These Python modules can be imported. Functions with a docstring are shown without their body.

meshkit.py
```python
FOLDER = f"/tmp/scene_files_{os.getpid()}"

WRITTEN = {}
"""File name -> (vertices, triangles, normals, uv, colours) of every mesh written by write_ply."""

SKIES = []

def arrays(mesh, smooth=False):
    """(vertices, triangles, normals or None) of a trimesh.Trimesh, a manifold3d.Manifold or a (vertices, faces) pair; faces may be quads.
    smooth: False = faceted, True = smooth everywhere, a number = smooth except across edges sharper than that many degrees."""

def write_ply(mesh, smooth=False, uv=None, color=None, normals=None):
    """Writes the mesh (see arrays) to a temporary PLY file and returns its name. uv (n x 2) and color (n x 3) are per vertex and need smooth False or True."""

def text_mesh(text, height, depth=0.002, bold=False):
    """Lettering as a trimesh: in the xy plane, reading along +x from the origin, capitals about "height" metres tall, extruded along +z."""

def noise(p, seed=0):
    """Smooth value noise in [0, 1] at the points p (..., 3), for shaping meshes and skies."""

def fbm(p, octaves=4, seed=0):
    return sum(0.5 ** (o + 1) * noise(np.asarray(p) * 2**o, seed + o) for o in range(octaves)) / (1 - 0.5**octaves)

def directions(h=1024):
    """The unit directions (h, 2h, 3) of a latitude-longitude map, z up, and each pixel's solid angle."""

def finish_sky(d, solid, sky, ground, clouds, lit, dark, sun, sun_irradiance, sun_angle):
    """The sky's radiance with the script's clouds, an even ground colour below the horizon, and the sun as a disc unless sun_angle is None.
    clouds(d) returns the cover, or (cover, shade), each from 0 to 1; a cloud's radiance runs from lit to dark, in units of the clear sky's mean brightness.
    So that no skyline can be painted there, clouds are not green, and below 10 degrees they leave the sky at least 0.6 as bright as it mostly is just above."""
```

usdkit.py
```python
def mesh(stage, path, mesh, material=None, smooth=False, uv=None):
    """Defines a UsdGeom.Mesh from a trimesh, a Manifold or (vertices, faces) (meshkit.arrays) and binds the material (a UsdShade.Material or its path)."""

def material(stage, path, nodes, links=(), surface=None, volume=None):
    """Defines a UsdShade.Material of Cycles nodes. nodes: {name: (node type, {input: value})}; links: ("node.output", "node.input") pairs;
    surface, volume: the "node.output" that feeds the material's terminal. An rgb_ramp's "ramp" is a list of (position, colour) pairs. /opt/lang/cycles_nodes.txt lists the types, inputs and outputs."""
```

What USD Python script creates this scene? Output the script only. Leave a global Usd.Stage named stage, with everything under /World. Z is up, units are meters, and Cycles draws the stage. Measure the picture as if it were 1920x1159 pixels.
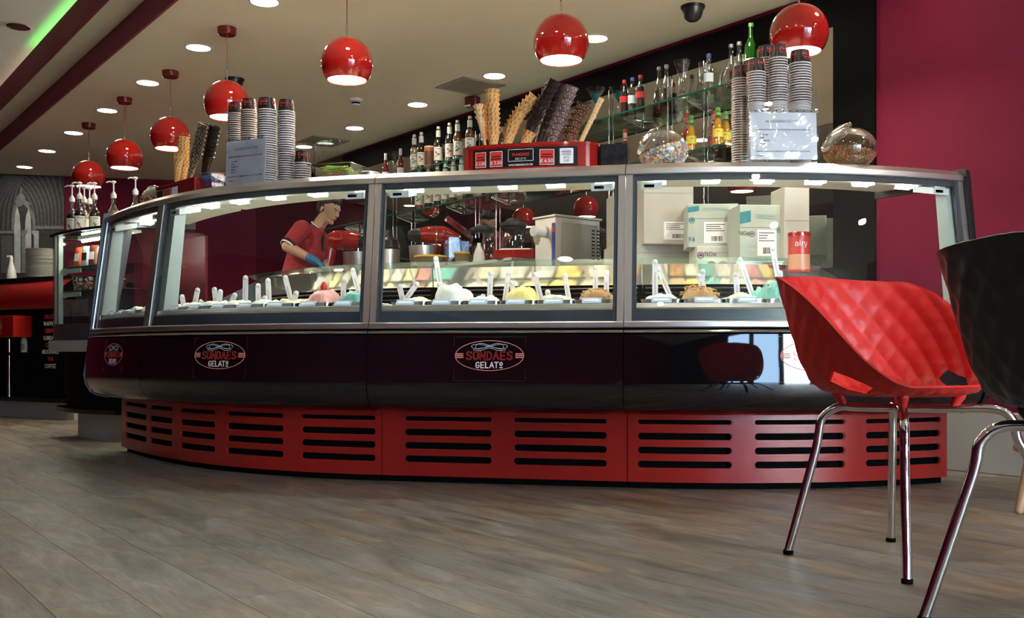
import math, random
import numpy as np, trimesh
import manifold3d as m3
from shapely.geometry import Polygon, LineString, Point, box as sbox, MultiPolygon
from shapely.ops import unary_union
from shapely import affinity
import usdkit, meshkit
from pxr import Usd, UsdGeom, UsdLux, UsdShade, Sdf, Gf, Vt

stage = Usd.Stage.CreateInMemory()
UsdGeom.SetStageUpAxis(stage, UsdGeom.Tokens.z)
UsdGeom.SetStageMetersPerUnit(stage, 1.0)
World = UsdGeom.Xform.Define(stage, '/World')
stage.SetDefaultPrim(World.GetPrim())
UsdGeom.Scope.Define(stage, '/World/Looks')

# ---------------------------------------------------------------- camera, daylight, exposure
F, HC, HY = 1867.0, 0.56, 655.0            # focal length in pixels of the 1920 frame, eye height, horizon row
cam = UsdGeom.Camera.Define(stage, '/World/camera')
cam.AddTranslateOp().Set((0, 0, HC)); cam.AddRotateXOp().Set(90)
cam.CreateHorizontalApertureAttr(36.0); cam.CreateVerticalApertureAttr(36.0 * 1159 / 1920)
cam.CreateFocalLengthAttr(36.0 * F / 1920)
cam.CreateVerticalApertureOffsetAttr((HY - 579.5) * 36 / 1920)
cam.CreateClippingRangeAttr((0.05, 500.0))
cam.CreateExposureAttr(1.1)
SKY = 5.6                                   # overcast daylight outside the shop front
DOWN, PEND, LED, GREEN = 38.0, 66.0, 23.0, 4.0
dome = UsdLux.DomeLight.Define(stage, '/World/daylight')
dome.CreateIntensityAttr(SKY); dome.CreateColorAttr((0.80, 0.90, 1.0))

rng = random.Random(7)
nrng = np.random.default_rng(7)
# ---------------------------------------------------------------- helpers: names, prims
_used = {}
def numbered(parent, name):
    k = (parent, name); n = _used.get(k, 0); _used[k] = n + 1
    return name if n == 0 else f'{name}_{n:03d}'

def mat4(M):
    return Gf.Matrix4d(*[float(x) for x in np.asarray(M, float).T.ravel()])

def TR(x=0, y=0, z=0): 
    M = np.eye(4); M[:3, 3] = (x, y, z); return M
def RX(a):
    c, s = math.cos(a), math.sin(a); M = np.eye(4); M[1:3, 1:3] = [[c, -s], [s, c]]; return M
def RY(a):
    c, s = math.cos(a), math.sin(a); M = np.eye(4); M[0, 0], M[0, 2], M[2, 0], M[2, 2] = c, s, -s, c; return M
def RZ(a):
    c, s = math.cos(a), math.sin(a); M = np.eye(4); M[:2, :2] = [[c, -s], [s, c]]; return M
def SC(x, y=None, z=None):
    return np.diag([x, x if y is None else y, x if z is None else z, 1.0])
def align(p, d, roll=0.0):
    """a frame at p whose z axis runs along d"""
    d = np.asarray(d, float) / np.linalg.norm(d)
    a = np.array([0, -1.0, 0]) if abs(d[1]) < .95 else np.array([1.0, 0, 0])
    x = np.cross(a, d); x = -x / np.linalg.norm(x); y = np.cross(d, x)
    M = np.eye(4); M[:3, 0], M[:3, 1], M[:3, 2], M[:3, 3] = x, y, d, p
    return M @ RZ(roll)
def frame(o, right, up):
    r = np.asarray(right, float) / np.linalg.norm(right); u = np.asarray(up, float); u = u - r * (u @ r); u /= np.linalg.norm(u)
    M = np.eye(4); M[:3, 0], M[:3, 1], M[:3, 2], M[:3, 3] = r, u, np.cross(r, u), o
    return M

class Thing:
    def __init__(s, path, M): s.path, s.M, s.Mi = path, np.asarray(M, float), np.linalg.inv(M)

def tag(prim, label=None, cat=None, group=None, kind=None):
    for k, v in (('label', label), ('category', cat), ('group', group), ('kind', kind)):
        if v: prim.SetCustomDataByKey(k, v)

def thing(name, label, cat, M=None, group=None, kind=None):
    M = np.eye(4) if M is None else (TR(*M) if np.ndim(M) == 1 else M)
    path = '/World/' + numbered('/World', name)
    x = UsdGeom.Xform.Define(stage, path); x.AddTransformOp().Set(mat4(M))
    tag(x.GetPrim(), label, cat, group, kind)
    return Thing(path, M)

def obj(name, mesh, m, parent=None, world=False, smooth=32, label=None, cat=None, group=None, kind=None, at=None):
    """one Mesh prim under a thing (or a part), or straight under /World. world: the mesh is in world coordinates and is brought into its parent's frame."""
    if isinstance(mesh, (list, tuple)) and len(mesh) and not isinstance(mesh[0], np.ndarray): mesh = cat_(mesh)
    if hasattr(mesh, 'to_mesh'): mesh = mani_tri(mesh)
    pp = parent.path if parent is not None else '/World'
    if world and parent is not None:
        mesh = mesh.copy(); mesh.apply_transform(parent.Mi)
    path = pp + '/' + numbered(pp, name)
    pr = usdkit.mesh(stage, path, mesh, m, smooth=smooth)
    M = parent.M if parent is not None else np.eye(4)
    if at is not None:
        UsdGeom.Xformable(pr).AddTransformOp().Set(mat4(at)); M = M @ at
    tag(pr.GetPrim(), label, cat, group, kind)
    return Thing(path, M)

def struct(name, mesh, m, label, cat='', smooth=32):
    return obj(name, mesh, m, None, smooth=smooth, label=label, cat=cat or name.split('_')[0], kind='structure')

def dup(t, M, label, group=None, cat=None, name=None):
    """a copy of a finished thing: a reference to the first one"""
    src = stage.GetPrimAtPath(t.path); cd = src.GetCustomData()
    path = '/World/' + numbered('/World', name or t.path.split('/')[-1])
    x = UsdGeom.Xform.Define(stage, path); p = x.GetPrim()
    p.GetReferences().AddInternalReference(t.path); p.SetInstanceable(True)
    p.GetAttribute('xformOp:transform').Set(mat4(M)) if p.GetAttribute('xformOp:transform') else x.AddTransformOp().Set(mat4(M))
    tag(p, label, cat or cd.get('category'), group or cd.get('group'))
    return Thing(path, M)

class Kind:
    """builds the first of a kind with build(thing), then copies"""
    def __init__(s, name, build, cat): s.name, s.build, s.cat, s.first = name, build, cat, None
    def put(s, M, label, group=None):
        if s.first is None:
            s.first = thing(s.name, label, s.cat, M, group); s.build(s.first); return s.first
        return dup(s.first, M, label, group, name=s.name)

# ---------------------------------------------------------------- helpers: shapes
def cat_(ms): return trimesh.util.concatenate([m for m in ms if m is not None])
def mani_tri(m):
    q = m.to_mesh(); return trimesh.Trimesh(np.asarray(q.vert_properties)[:, :3], np.asarray(q.tri_verts), process=False)
def tmani(t): return m3.Manifold(m3.Mesh(np.asarray(t.vertices, np.float32), np.asarray(t.faces, np.uint32)))
def tf(m, M):
    m = m.copy(); m.apply_transform(M); return m
def bx(cx, cy, cz, dx, dy, dz, b=0.0):
    """box about a centre, edges chamfered by b"""
    if b <= 0:
        return trimesh.creation.box([dx, dy, dz], TR(cx, cy, cz))
    h = np.array([dx, dy, dz]) / 2; b = min(b, h.min() * .9); pts = []
    for sx in (-1, 1):
        for sy in (-1, 1):
            for sz in (-1, 1):
                s = np.array([sx, sy, sz])
                for k in range(3):
                    v = h - b; v[k] = h[k]; pts.append(s * v)
    m = trimesh.convex.convex_hull(np.array(pts)); m.apply_translation((cx, cy, cz)); return m
def lathe(prof, n=32):
    """closed turned shape; prof (r, z) from the axis at the bottom to the axis at the top"""
    p = [tuple(map(float, q)) for q in prof]
    if p[0][0] > 1e-6: p = [(0.0, p[0][1])] + p
    if p[-1][0] > 1e-6: p = p + [(0.0, p[-1][1])]
    p = [(max(r, 0), z) for r, z in p]
    return trimesh.creation.revolve(np.array(p), sections=n)
def ring(prof, n=32):
    """turned closed section that does not reach the axis"""
    p = np.array([tuple(q) for q in prof] + [tuple(prof[0])], float)
    return trimesh.creation.revolve(p, sections=n)
def vessel(outer, t=.003, n=32):
    """hollow turned vessel, open at the top"""
    o = [tuple(q) for q in outer]
    inner = [(max(r - t, 0.0005), z + (t if i == 0 else 0)) for i, (r, z) in enumerate(o)]
    return lathe([(0, o[0][1])] + o + inner[::-1] + [(0, inner[0][1])], n)
def tube(pts, r, n=10, caps=True):
    p = np.asarray(pts, float); r = np.broadcast_to(r, (len(p),))
    t = np.gradient(p, axis=0); t /= np.linalg.norm(t, axis=1, keepdims=True) + 1e-12
    a = np.cross(t[0], [0, 0, 1.0] if abs(t[0, 2]) < .9 else [1.0, 0, 0]); a /= np.linalg.norm(a)
    rings = []
    ang = np.arange(n) * 2 * np.pi / n
    for i in range(len(p)):
        a = a - t[i] * (a @ t[i]); a /= np.linalg.norm(a); b = np.cross(t[i], a)
        rings.append(p[i] + r[i] * (np.cos(ang)[:, None] * a + np.sin(ang)[:, None] * b))
    v = np.vstack(rings); f = []
    for i in range(len(p) - 1):
        for j in range(n):
            q = [i * n + j, i * n + (j + 1) % n, (i + 1) * n + (j + 1) % n, (i + 1) * n + j]
            f += [[q[0], q[1], q[2]], [q[0], q[2], q[3]]]
    if caps:
        v = np.vstack([v, p[:1], p[-1:]]); k = len(p) * n
        for j in range(n):
            f += [[k, (j + 1) % n, j], [k + 1, k - n + j, k - n + (j + 1) % n]]
    return trimesh.Trimesh(v, f, process=False)
def bez(*pts, n=12):
    """Catmull-Rom curve through points"""
    P = np.asarray(pts, float); P = np.vstack([2 * P[0] - P[1], P, 2 * P[-1] - P[-2]]); out = []
    for i in range(1, len(P) - 2):
        for t in np.linspace(0, 1, n, endpoint=False):
            a, b, c, d = P[i - 1:i + 3]
            out.append(.5 * ((2 * b) + (c - a) * t + (2 * a - 5 * b + 4 * c - d) * t * t + (3 * b - a - 3 * c + d) * t ** 3))
    out.append(P[-2]); return np.array(out)
def ext(poly, h):
    """extrude a shapely shape along z"""
    gs = [g for g in getattr(poly, 'geoms', [poly]) if g.geom_type == 'Polygon' and g.area > 1e-12]
    return cat_([trimesh.creation.extrude_polygon(g, h, engine='earcut') for g in gs])
def rrect(w, h, r, cx=0, cy=0, q=6):
    return sbox(cx - w / 2 + r, cy - h / 2 + r, cx + w / 2 - r, cy + h / 2 - r).buffer(r, quad_segs=q) if r > 0 else sbox(cx - w / 2, cy - h / 2, cx + w / 2, cy + h / 2)
def hull(*sph, n=16):
    """hull of spheres ((x,y,z), r)"""
    return m3.Manifold.batch_hull([m3.Manifold.sphere(r, n).translate(tuple(map(float, p))) for p, r in sph])
def text(s, h, depth=.0008, bold=False, sx=1.0):
    m = meshkit.text_mesh(s, h, depth, bold); m.apply_translation([-(m.bounds[0, 0] + m.bounds[1, 0]) / 2, 0, 0])
    if sx != 1: m.apply_transform(SC(sx, 1, 1))
    return m
def bend(m, r):
    """wraps a mesh drawn in the xy plane (z out) round an upright cylinder of radius r, facing -y"""
    v = np.array(m.vertices); a = v[:, 0] / r; R = r + v[:, 2]
    return trimesh.Trimesh(np.stack([R * np.sin(a), -R * np.cos(a), v[:, 1]], 1), m.faces, process=False)
def patch(r, a0, a1, z0, z1, t=.0006, n=14):
    """part of a cylinder's skin, facing -y at angle 0"""
    a = np.linspace(a0, a1, n); P = [(math.sin(x), -math.cos(x)) for x in a]
    poly = Polygon([(r * x, r * y) for x, y in P] + [((r + t) * x, (r + t) * y) for x, y in P[::-1]])
    m = ext(poly.buffer(0), z1 - z0); m.apply_translation((0, 0, z0)); return m

# ---------------------------------------------------------------- the room's own axes
D1 = np.array([-.6, .8]); D2 = np.array([.8, .6])            # D1 runs along the mirror wall into the room's depth, D2 towards that wall
def ST(s, t, z=0.0): p = s * D2 + t * D1; return np.array([p[0], p[1], z])
def at_s(x, s):
    """the point of the upright plane D2 . p = s that is seen in column x (ground plan)"""
    k = (x - 960) / F; Y = s / (.8 * k + .6); return np.array([k * Y, Y])
def at_z(x, y, z):
    Y = (z - HC) * F / (HY - y); return np.array([(x - 960) / F * Y, Y, z])
def at_y(x, y, Y): return np.array([(x - 960) / F * Y, Y, HC + (HY - y) * Y / F])
ROOM = RZ(math.atan2(.8, -.6))                                # local x = D1 (t), local y = -D2 (-s)

# ---------------------------------------------------------------- materials
LK = '/World/Looks/'
_m = {}
def M(name, col=None, rough=.5, metal=0.0, noise=None, bump=None, coat=0.0, emit=None, spec=.5, alpha=1.0, trans=0.0, aniso=0.0, var=0.0, sss=0.0):
    """a principled material. noise: (scale, amount) mottles the colour; bump: (scale, strength, distance)"""
    if name in _m: return _m[name]
    N = {'p': ('principled_bsdf', {'base_color': col, 'roughness': rough, 'metallic': metal, 'coat_weight': coat, 'specular_ior_level': spec, 'transmission_weight': trans})}
    L = []
    if sss: N['p'][1].update(subsurface_weight=sss, subsurface_radius=(.6, .4, .3), subsurface_scale=.02)
    if aniso: N['p'][1]['anisotropic'] = aniso
    if emit: N['p'][1].update(emission_color=emit[:3], emission_strength=emit[3])
    if noise or bump: N['tc'] = ('texture_coordinate', {})
    if noise:
        sc = noise[0]; sc = (sc, sc, sc) if np.ndim(sc) == 0 else sc
        c = np.array(col); a = noise[1]
        N['mp'] = ('mapping', {'scale': sc}); N['n'] = ('noise_texture', {'scale': 1.0, 'detail': 5.0, 'roughness': .6})
        N['r'] = ('rgb_ramp', {'ramp': [(.25, tuple(np.clip(c * (1 - a), 0, 1))), (.75, tuple(np.clip(c * (1 + a), 0, 1)))]})
        L += [('tc.object', 'mp.vector'), ('mp.vector', 'n.vector'), ('n.fac', 'r.fac')]
        last = 'r.color'
        if var:
            N['oi'] = ('object_info', {}); N['vr'] = ('map_range', {'to_min': 1 - var, 'to_max': 1 + var}); N['h'] = ('hsv', {})
            L += [('oi.random', 'vr.value'), ('vr.result', 'h.value'), (last, 'h.color')]; last = 'h.color'
        L.append((last, 'p.base_color'))
    elif var:
        N['oi'] = ('object_info', {}); N['vr'] = ('map_range', {'to_min': 1 - var, 'to_max': 1 + var}); N['h'] = ('hsv', {'color': col})
        L += [('oi.random', 'vr.value'), ('vr.result', 'h.value'), ('h.color', 'p.base_color')]
    if bump:
        sc = bump[0]; sc = (sc, sc, sc) if np.ndim(sc) == 0 else sc
        N['mb'] = ('mapping', {'scale': sc}); N['nb'] = ('noise_texture', {'scale': 1.0, 'detail': 4.0}); N['b'] = ('bump', {'strength': bump[1], 'distance': bump[2]})
        L += [('tc.object', 'mb.vector'), ('mb.vector', 'nb.vector'), ('nb.fac', 'b.height'), ('b.normal', 'p.normal')]
    _m[name] = usdkit.material(stage, LK + name, N, L, surface='p.BSDF'); return _m[name]

def glass(name, tint, base=.04, edge=.9, power=5.0, rough=.0):
    """a clear sheet: straight through, with a mirror reflection that grows towards grazing"""
    if name in _m: return _m[name]
    N = {'t': ('transparent_bsdf', {'color': tint}), 'g': ('glossy_bsdf', {'color': (1, 1, 1), 'roughness': rough}), 'w': ('layer_weight', {'blend': .5}),
         'a': ('math', {'math_type': 'power', 'value2': power}), 'b': ('math', {'math_type': 'multiply_add', 'value2': edge, 'value3': base, 'use_clamp': True}), 'm': ('mix_closure', {})}
    L = [('w.facing', 'a.value1'), ('a.value', 'b.value1'), ('b.value', 'm.fac'), ('t.BSDF', 'm.closure1'), ('g.BSDF', 'm.closure2')]
    _m[name] = usdkit.material(stage, LK + name, N, L, surface='m.closure'); return _m[name]

def lamp(name, col, strength):
    if name in _m: return _m[name]
    _m[name] = usdkit.material(stage, LK + name, {'e': ('emission', {'color': col, 'strength': strength})}, [], surface='e.emission'); return _m[name]

WARM = (1.0, .86, .66); COOL = (.93, 1.0, .97)
m_ceiling = M('ceiling_paint', (.84, .755, .60), .85, noise=(1.3, .04))
m_magenta = M('magenta_paint', (.128, .003, .022), .7, spec=.2, noise=(2, .06))
m_plum = M('plum_paint', (.27, .055, .075), .7, spec=.2)
m_blackwall = M('black_lacquer', (.003, .003, .003), .6, spec=.04)
m_skirt = M('skirting_paint', (.36, .32, .27), .5)
m_steel = M('brushed_steel', (.78, .76, .73), .33, 1.0, bump=((400, 4, 400), .08, .001))
m_chrome = M('chrome', (.72, .71, .70), .08, 1.0)
m_mirror = M('wall_mirror', (.60, .60, .58), .0, 1.0)
m_black = M('gloss_black', (.004, .004, .005), .03, coat=.6, spec=.6)
m_satin = M('satin_black', (.008, .008, .009), .38)
m_dark = M('dark_interior', (.003, .003, .003), .9, spec=.03)
m_red = M('gloss_red', (.33, .012, .008), .16, coat=.5)
m_basered = M('cabinet_red', (.27, .011, .008), .22)
m_lampred = M('lamp_red', (.40, .010, .006), .05, coat=1.0)
m_white = M('white_plastic', (.72, .71, .68), .4)
m_pale = M('pale_frame', (.34, .39, .36), .35)
m_gasket = M('grey_gasket', (.035, .042, .048), .5)
m_frit = M('frit_grey', (.040, .052, .066), .25)
m_glass = glass('clear_glass', (.965, .985, .975), .028, .85, 5)
m_shelf = glass('shelf_glass', (.78, .93, .88), .06, .85, 4)
m_edge = M('glass_edge', (.02, .16, .11), .1, trans=.3)
m_vessel = glass('vessel_glass', (.94, .96, .95), .05, .95, 2.6)
m_acryl = glass('acrylic', (.95, .96, .97), .04, .8, 4)
m_paper = M('paper', (.88, .87, .88), .55)
m_ink = M('ink', (.02, .02, .025), .6)
m_whiteink = M('white_ink', (.75, .74, .74), .5)
m_redink = M('red_ink', (.62, .035, .022), .5)
m_pinkink = M('salmon_ink', (.72, .24, .20), .5)
m_blackink = M('black_print', (.008, .007, .008), .3)
m_cyanink = M('pale_blue_ink', (.42, .52, .60), .5)
m_down = lamp('downlight_glow', (1.0, .90, .74), DOWN)
m_pend = lamp('pendant_glow', (1.0, .87, .66), PEND)
m_led = lamp('led_glow', (.92, 1.0, .97), LED)
m_green = lamp('green_cove_glow', (.05, 1.0, .16), GREEN)
# ================================================================ THE ROOM
TS = -2.6
ZL, ZM, ZU = 2.42, 2.59, 2.835              # soffit over the counter, small step, high ceiling
SW, TF, TB = 4.40, 15.2, -5.3              # mirror wall, beyond the far wall, shop front
def st_box(s0, s1, t0, t1, z0, z1): return tf(bx((t0 + t1) / 2, -(s0 + s1) / 2, (z0 + z1) / 2, abs(t1 - t0), abs(s1 - s0), z1 - z0), ROOM)
struct('ceiling', cat_([st_box(1.76, SW + .1, TS, TF, ZL, ZL + .06), st_box(1.76, SW + .1, TS - .03, TS, ZL, ZU)]), m_ceiling, 'beige painted soffit over the counter with recessed lights', 'ceiling')
struct('ceiling_high', st_box(-4.6, SW + .12, TB - .12, TF, ZU, ZU + .06), m_ceiling, 'higher beige ceiling at the upper left beyond the stepped edge', 'ceiling')
struct('trim_1', st_box(1.745, 1.76, TS, TF, ZL - .002, ZL + .115), m_plum, 'plum painted fascia along the lower edge of the soffit', 'trim')
struct('trim_2', st_box(1.765, 1.78, TS, TF, ZL + .115, ZM + .01), m_plum, 'recessed dark plum strip above the lower fascia', 'trim')
struct('trim_3', st_box(1.60, 1.80, TS, TF, ZM, ZM + .02), m_ceiling, 'narrow beige step between the two plum fascias', 'trim')
struct('trim_4', st_box(1.585, 1.60, TS, TF, ZM - .002, 2.776), m_plum, 'upper plum fascia below the green lit cove', 'trim')
t = thing('cove_light', 'green light strip hidden in the cove above the upper plum fascia', 'light', ST(1.66, 7, 2.70))
obj('light_strip', st_box(1.625, 1.645, 3.0, 8.15, 2.735, 2.745), m_green, t, world=True, smooth=False)
obj('channel', st_box(1.62, 1.65, 2.98, 8.17, 2.61, 2.734), m_white, t, world=True, smooth=False)
struct('wall_right', cat_([st_box(SW, SW + .12, TB, 2.86, 0, ZU)]), m_magenta, 'deep magenta painted wall at the right', 'wall')
struct('wall_mirror_side', cat_([st_box(SW + .01, SW + .12, 2.86, 12.5, 0, ZL)]), m_magenta, 'wall behind the bar carrying mirror and shelves, magenta above', 'wall')
struct('trim_5', cat_([st_box(SW - .015, SW + .005, 2.86, 10.72, ZL - .20, ZL - .03), st_box(SW - .015, SW + .005, 2.86, 3.10, 0, ZL - .20), st_box(SW - .012, SW + .005, 3.10, 10.72, 0, .98)]), m_blackwall, 'black lacquered frame round the bar mirror', 'trim')
mir = thing('wall_mirror', 'tall mirror panels behind the glass bar shelves', 'mirror', ST(SW, 6, .98))
joints = [3.10, 3.97, 4.785, 5.6, 6.30, 7.25, 8.2, 9.2, 10.0, 10.72]
for a, b in zip(joints[:-1], joints[1:]):
    obj('mirror_panel', st_box(SW - .008, SW + .004, a + .0015, b - .0015, .98, ZL - .20), m_mirror, mir, world=True, smooth=False)
struct('baseboard_right', cat_([tf(bx((TB + 2.86) / 2 + 0, -(SW - .012), .14, 2.86 - TB + .0, .024, .28, .006), ROOM)]), m_skirt, 'tall pale skirting board below the magenta wall', 'baseboard')
# far wall with its mural
FW0 = np.array([-5.428, 10.556]); FWd = np.array([.9746, .2240]); FWn = np.array([.2240, -.9746])
def fw(k, z, d=0.0): p = FW0 + FWd * k + FWn * d; return np.array([p[0], p[1], z])
FWM = lambda k, z, d=0.0: frame(fw(k, z, d), (FWd[0], FWd[1], 0), (0, 0, 1))
struct('wall_far', tf(bx(0, 0, 0, 11.2, 3.0, .1), FWM(-2.5, 1.5, -.05)), m_magenta, 'magenta wall at the far end of the room', 'wall')
struct('wall_left', st_box(-4.6, -4.5, TB, TF, 0, ZU), m_magenta, 'magenta wall opposite the bar', 'wall')
m_mur0 = M('mural_dark', (.030, .031, .029), .7, noise=((30, 30, 4), .5)); m_mur1 = M('mural_rib', (.075, .077, .072), .7, noise=(30, .35)); m_mur2 = M('mural_stone', (.17, .175, .165), .7, noise=(22, .3)); m_mur3 = M('mural_window', (.42, .44, .42), .7, noise=(14, .3))
mu = thing('wall_mural', 'black and white mural of ribbed stone arches and pointed windows', 'mural', FWM(0, 1.0))
def mpx(x, y): k = x * .636 / 121; return (k, (HC + (HY - y) * (10.556 + .224 * k) / F) - 1.0)
def mshape(name, polys, m, d0, d1): 
    g = tf(ext(unary_union(polys), d1 - d0), TR(0, 0, d0)); return obj(name, g, m, mu, smooth=False)
def mline(pts, w0, w1=None):
    P = bez(*[mpx(*p) for p in pts], n=8); w1 = w1 or w0; n = len(P); k = .0054
    return unary_union([LineString(P[i:i + 2]).buffer(k * (w0 + (w1 - w0) * i / n), cap_style=1, quad_segs=3) for i in range(n - 1)])
mshape('backdrop', [Polygon([mpx(-260, 322), mpx(121, 322), mpx(121, 640), mpx(-260, 640)]).intersection(sbox(-2, -1, 3, 1.419))], m_mur0, .001, .008)
ribs = []
for i in range(9): ribs.append(mline([(66 + i * 6.5, 428), (60 + i * 7.4, 385), (38 + i * 9.5, 350), (8 + i * 13, 331)], 1.6))
for i in range(10): ribs.append(mline([(24 - i * 9, 432), (26 - i * 8, 385), (34 - i * 5, 350), (44 - i * 4, 331)], 1.6))
mshape('vault_ribs', [r for r in ribs], m_mur1, .008, .011)
mshape('string_course', [Polygon([mpx(66, 424), mpx(121, 424), mpx(121, 430), mpx(66, 430)]), Polygon([mpx(-200, 433), mpx(30, 433), mpx(30, 438), mpx(-200, 438)])], m_mur2, .011, .014)
mshape('arch_moulding', [mline([(25, 430), (26, 400), (33, 384), (40, 376), (54, 390), (63, 410), (64, 432)], 3.0), mline([(30, 378), (38, 386), (46, 378), (56, 383)], 2.0)], m_mur2, .011, .014)
mshape('lancet_window', [Polygon([mpx(*p) for p in [(27, 512), (27, 425), (29, 400), (33, 388), (37, 404), (39, 430), (39, 512)]])], m_mur3, .012, .015)
mshape('lancet_window', [Polygon([mpx(*p) for p in [(46, 512), (47, 430), (49, 405), (54, 391), (58, 408), (59, 430), (59, 512)]])], m_mur3, .012, .015)
mshape('column', [Polygon([mpx(*p) for p in [(41, 512), (41, 442), (38, 436), (38, 432), (51, 432), (51, 436), (48, 442), (48, 512)]])], m_mur2, .015, .019)
mshape('column', [Polygon([mpx(*p) for p in [(64, 512), (64, 442), (60, 437), (60, 433), (73, 433), (73, 437), (73, 442), (73, 512)]])], m_mur3, .015, .019)
mshape('column', [Polygon([mpx(*p) for p in [(3, 512), (3, 442), (24, 442), (27, 512)]])], m_mur1, .013, .016)
mshape('carved_figure', [Polygon([mpx(*p) for p in [(32, 383), (31, 370), (35, 366), (38, 362), (38, 355), (40, 352), (42, 355), (42, 362), (46, 367), (48, 374), (46, 381), (42, 379), (38, 384)]])], m_mur2, .014, .018)

# shop front behind the viewer: piers and tall windows that let the daylight in
def front(s0, s1, z0, z1, t0=TB - .12, t1=TB): return st_box(s0, s1, t0, t1, z0, z1)
WIN = [(-1.50, -.42), (-.34, .80), (.90, 1.98), (2.06, 3.15)]; WT = 2.78
blocks = [front(-4.6, SW + .1, WT, ZU + .06)] + [front(a, b, 0, WT) for a, b in zip([-4.6] + [w[1] for w in WIN], [w[0] for w in WIN] + [SW + .1])]
m_tint = glass('tinted_window', (.44, .52, .60), .03, .85, 5)
struct('wall_front', cat_(blocks), M('front_wall_paint', (.05, .035, .035), .6), 'dark shop front wall behind the viewer', 'wall')
for i, (a, b) in enumerate(WIN):
    w = obj(f'window_{i + 1}', st_box(a + .05, b - .05, TB - .065, TB - .055, .05, WT - .05), m_glass if i > 1 else m_tint, None, smooth=False, label=f'tall shop front window {i + 1} behind the viewer', cat='window', kind='structure')
    fr = [front(a, a + .05, 0, WT, TB - .09, TB - .03), front(b - .05, b, 0, WT, TB - .09, TB - .03), front(a, b, 0, .06, TB - .09, TB - .03), front(a, b, WT - .06, WT, TB - .09, TB - .03)]
    obj('window_frame', cat_(fr), m_satin, w, smooth=False)
struct('pavement', st_box(-25, 30, -40, TB - .12, -.12, -.02), M('paving', (.34, .34, .34), .8), 'grey pavement outside the shop windows', 'ground')

# floor: vinyl planks laid along the bar
PW, PL = .178, 1.22
Nf = {'tc': ('texture_coordinate', {}), 'oi': ('object_info', {}), 'cx': ('combine_xyz', {}), 'ml': ('math', {'math_type': 'multiply', 'value2': 37.0}), 'ad': ('vector_math', {'math_type': 'add'}),
      'm1': ('mapping', {'scale': (4.2, 15, 1)}), 'n1': ('noise_texture', {'scale': 1.0, 'detail': 6.0, 'roughness': .62, 'distortion': .6}),
      'm2': ('mapping', {'scale': (14, 170, 1)}), 'm3': ('mapping', {'scale': (1.7, 6, 1)}), 'n3': ('noise_texture', {'scale': 1.0, 'detail': 4.0, 'roughness': .6, 'distortion': .8}), 'r3': ('rgb_ramp', {'ramp': [(.34, (1.22, .97, .70)), (.50, (1.02, 1, .97)), (.66, (.92, .98, 1.05))]}), 'mw': ('mix_color', {'blend_type': 'multiply', 'fac': 1.0, 'use_clamp_result': False}), 'n2': ('noise_texture', {'scale': 1.0, 'detail': 5.0, 'roughness': .65}),
      'r1': ('rgb_ramp', {'ramp': [(.27, (.075, .062, .050)), (.42, (.158, .136, .112)), (.56, (.222, .197, .166)), (.74, (.320, .300, .268))]}),
      'r2': ('rgb_ramp', {'ramp': [(.28, (.50, .48, .46)), (.52, (1, 1, 1)), (.8, (1.0, 1.0, 1.0))]}),
      'mx': ('mix_color', {'blend_type': 'multiply', 'fac': .75}), 'vr': ('map_range', {'to_min': .90, 'to_max': 1.10}), 'h': ('hsv', {}),
      'b': ('bump', {'strength': .06, 'distance': .001}), 'rr': ('map_range', {'to_min': .36, 'to_max': .52}), 'p': ('principled_bsdf', {'specular_ior_level': .45})}
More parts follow.
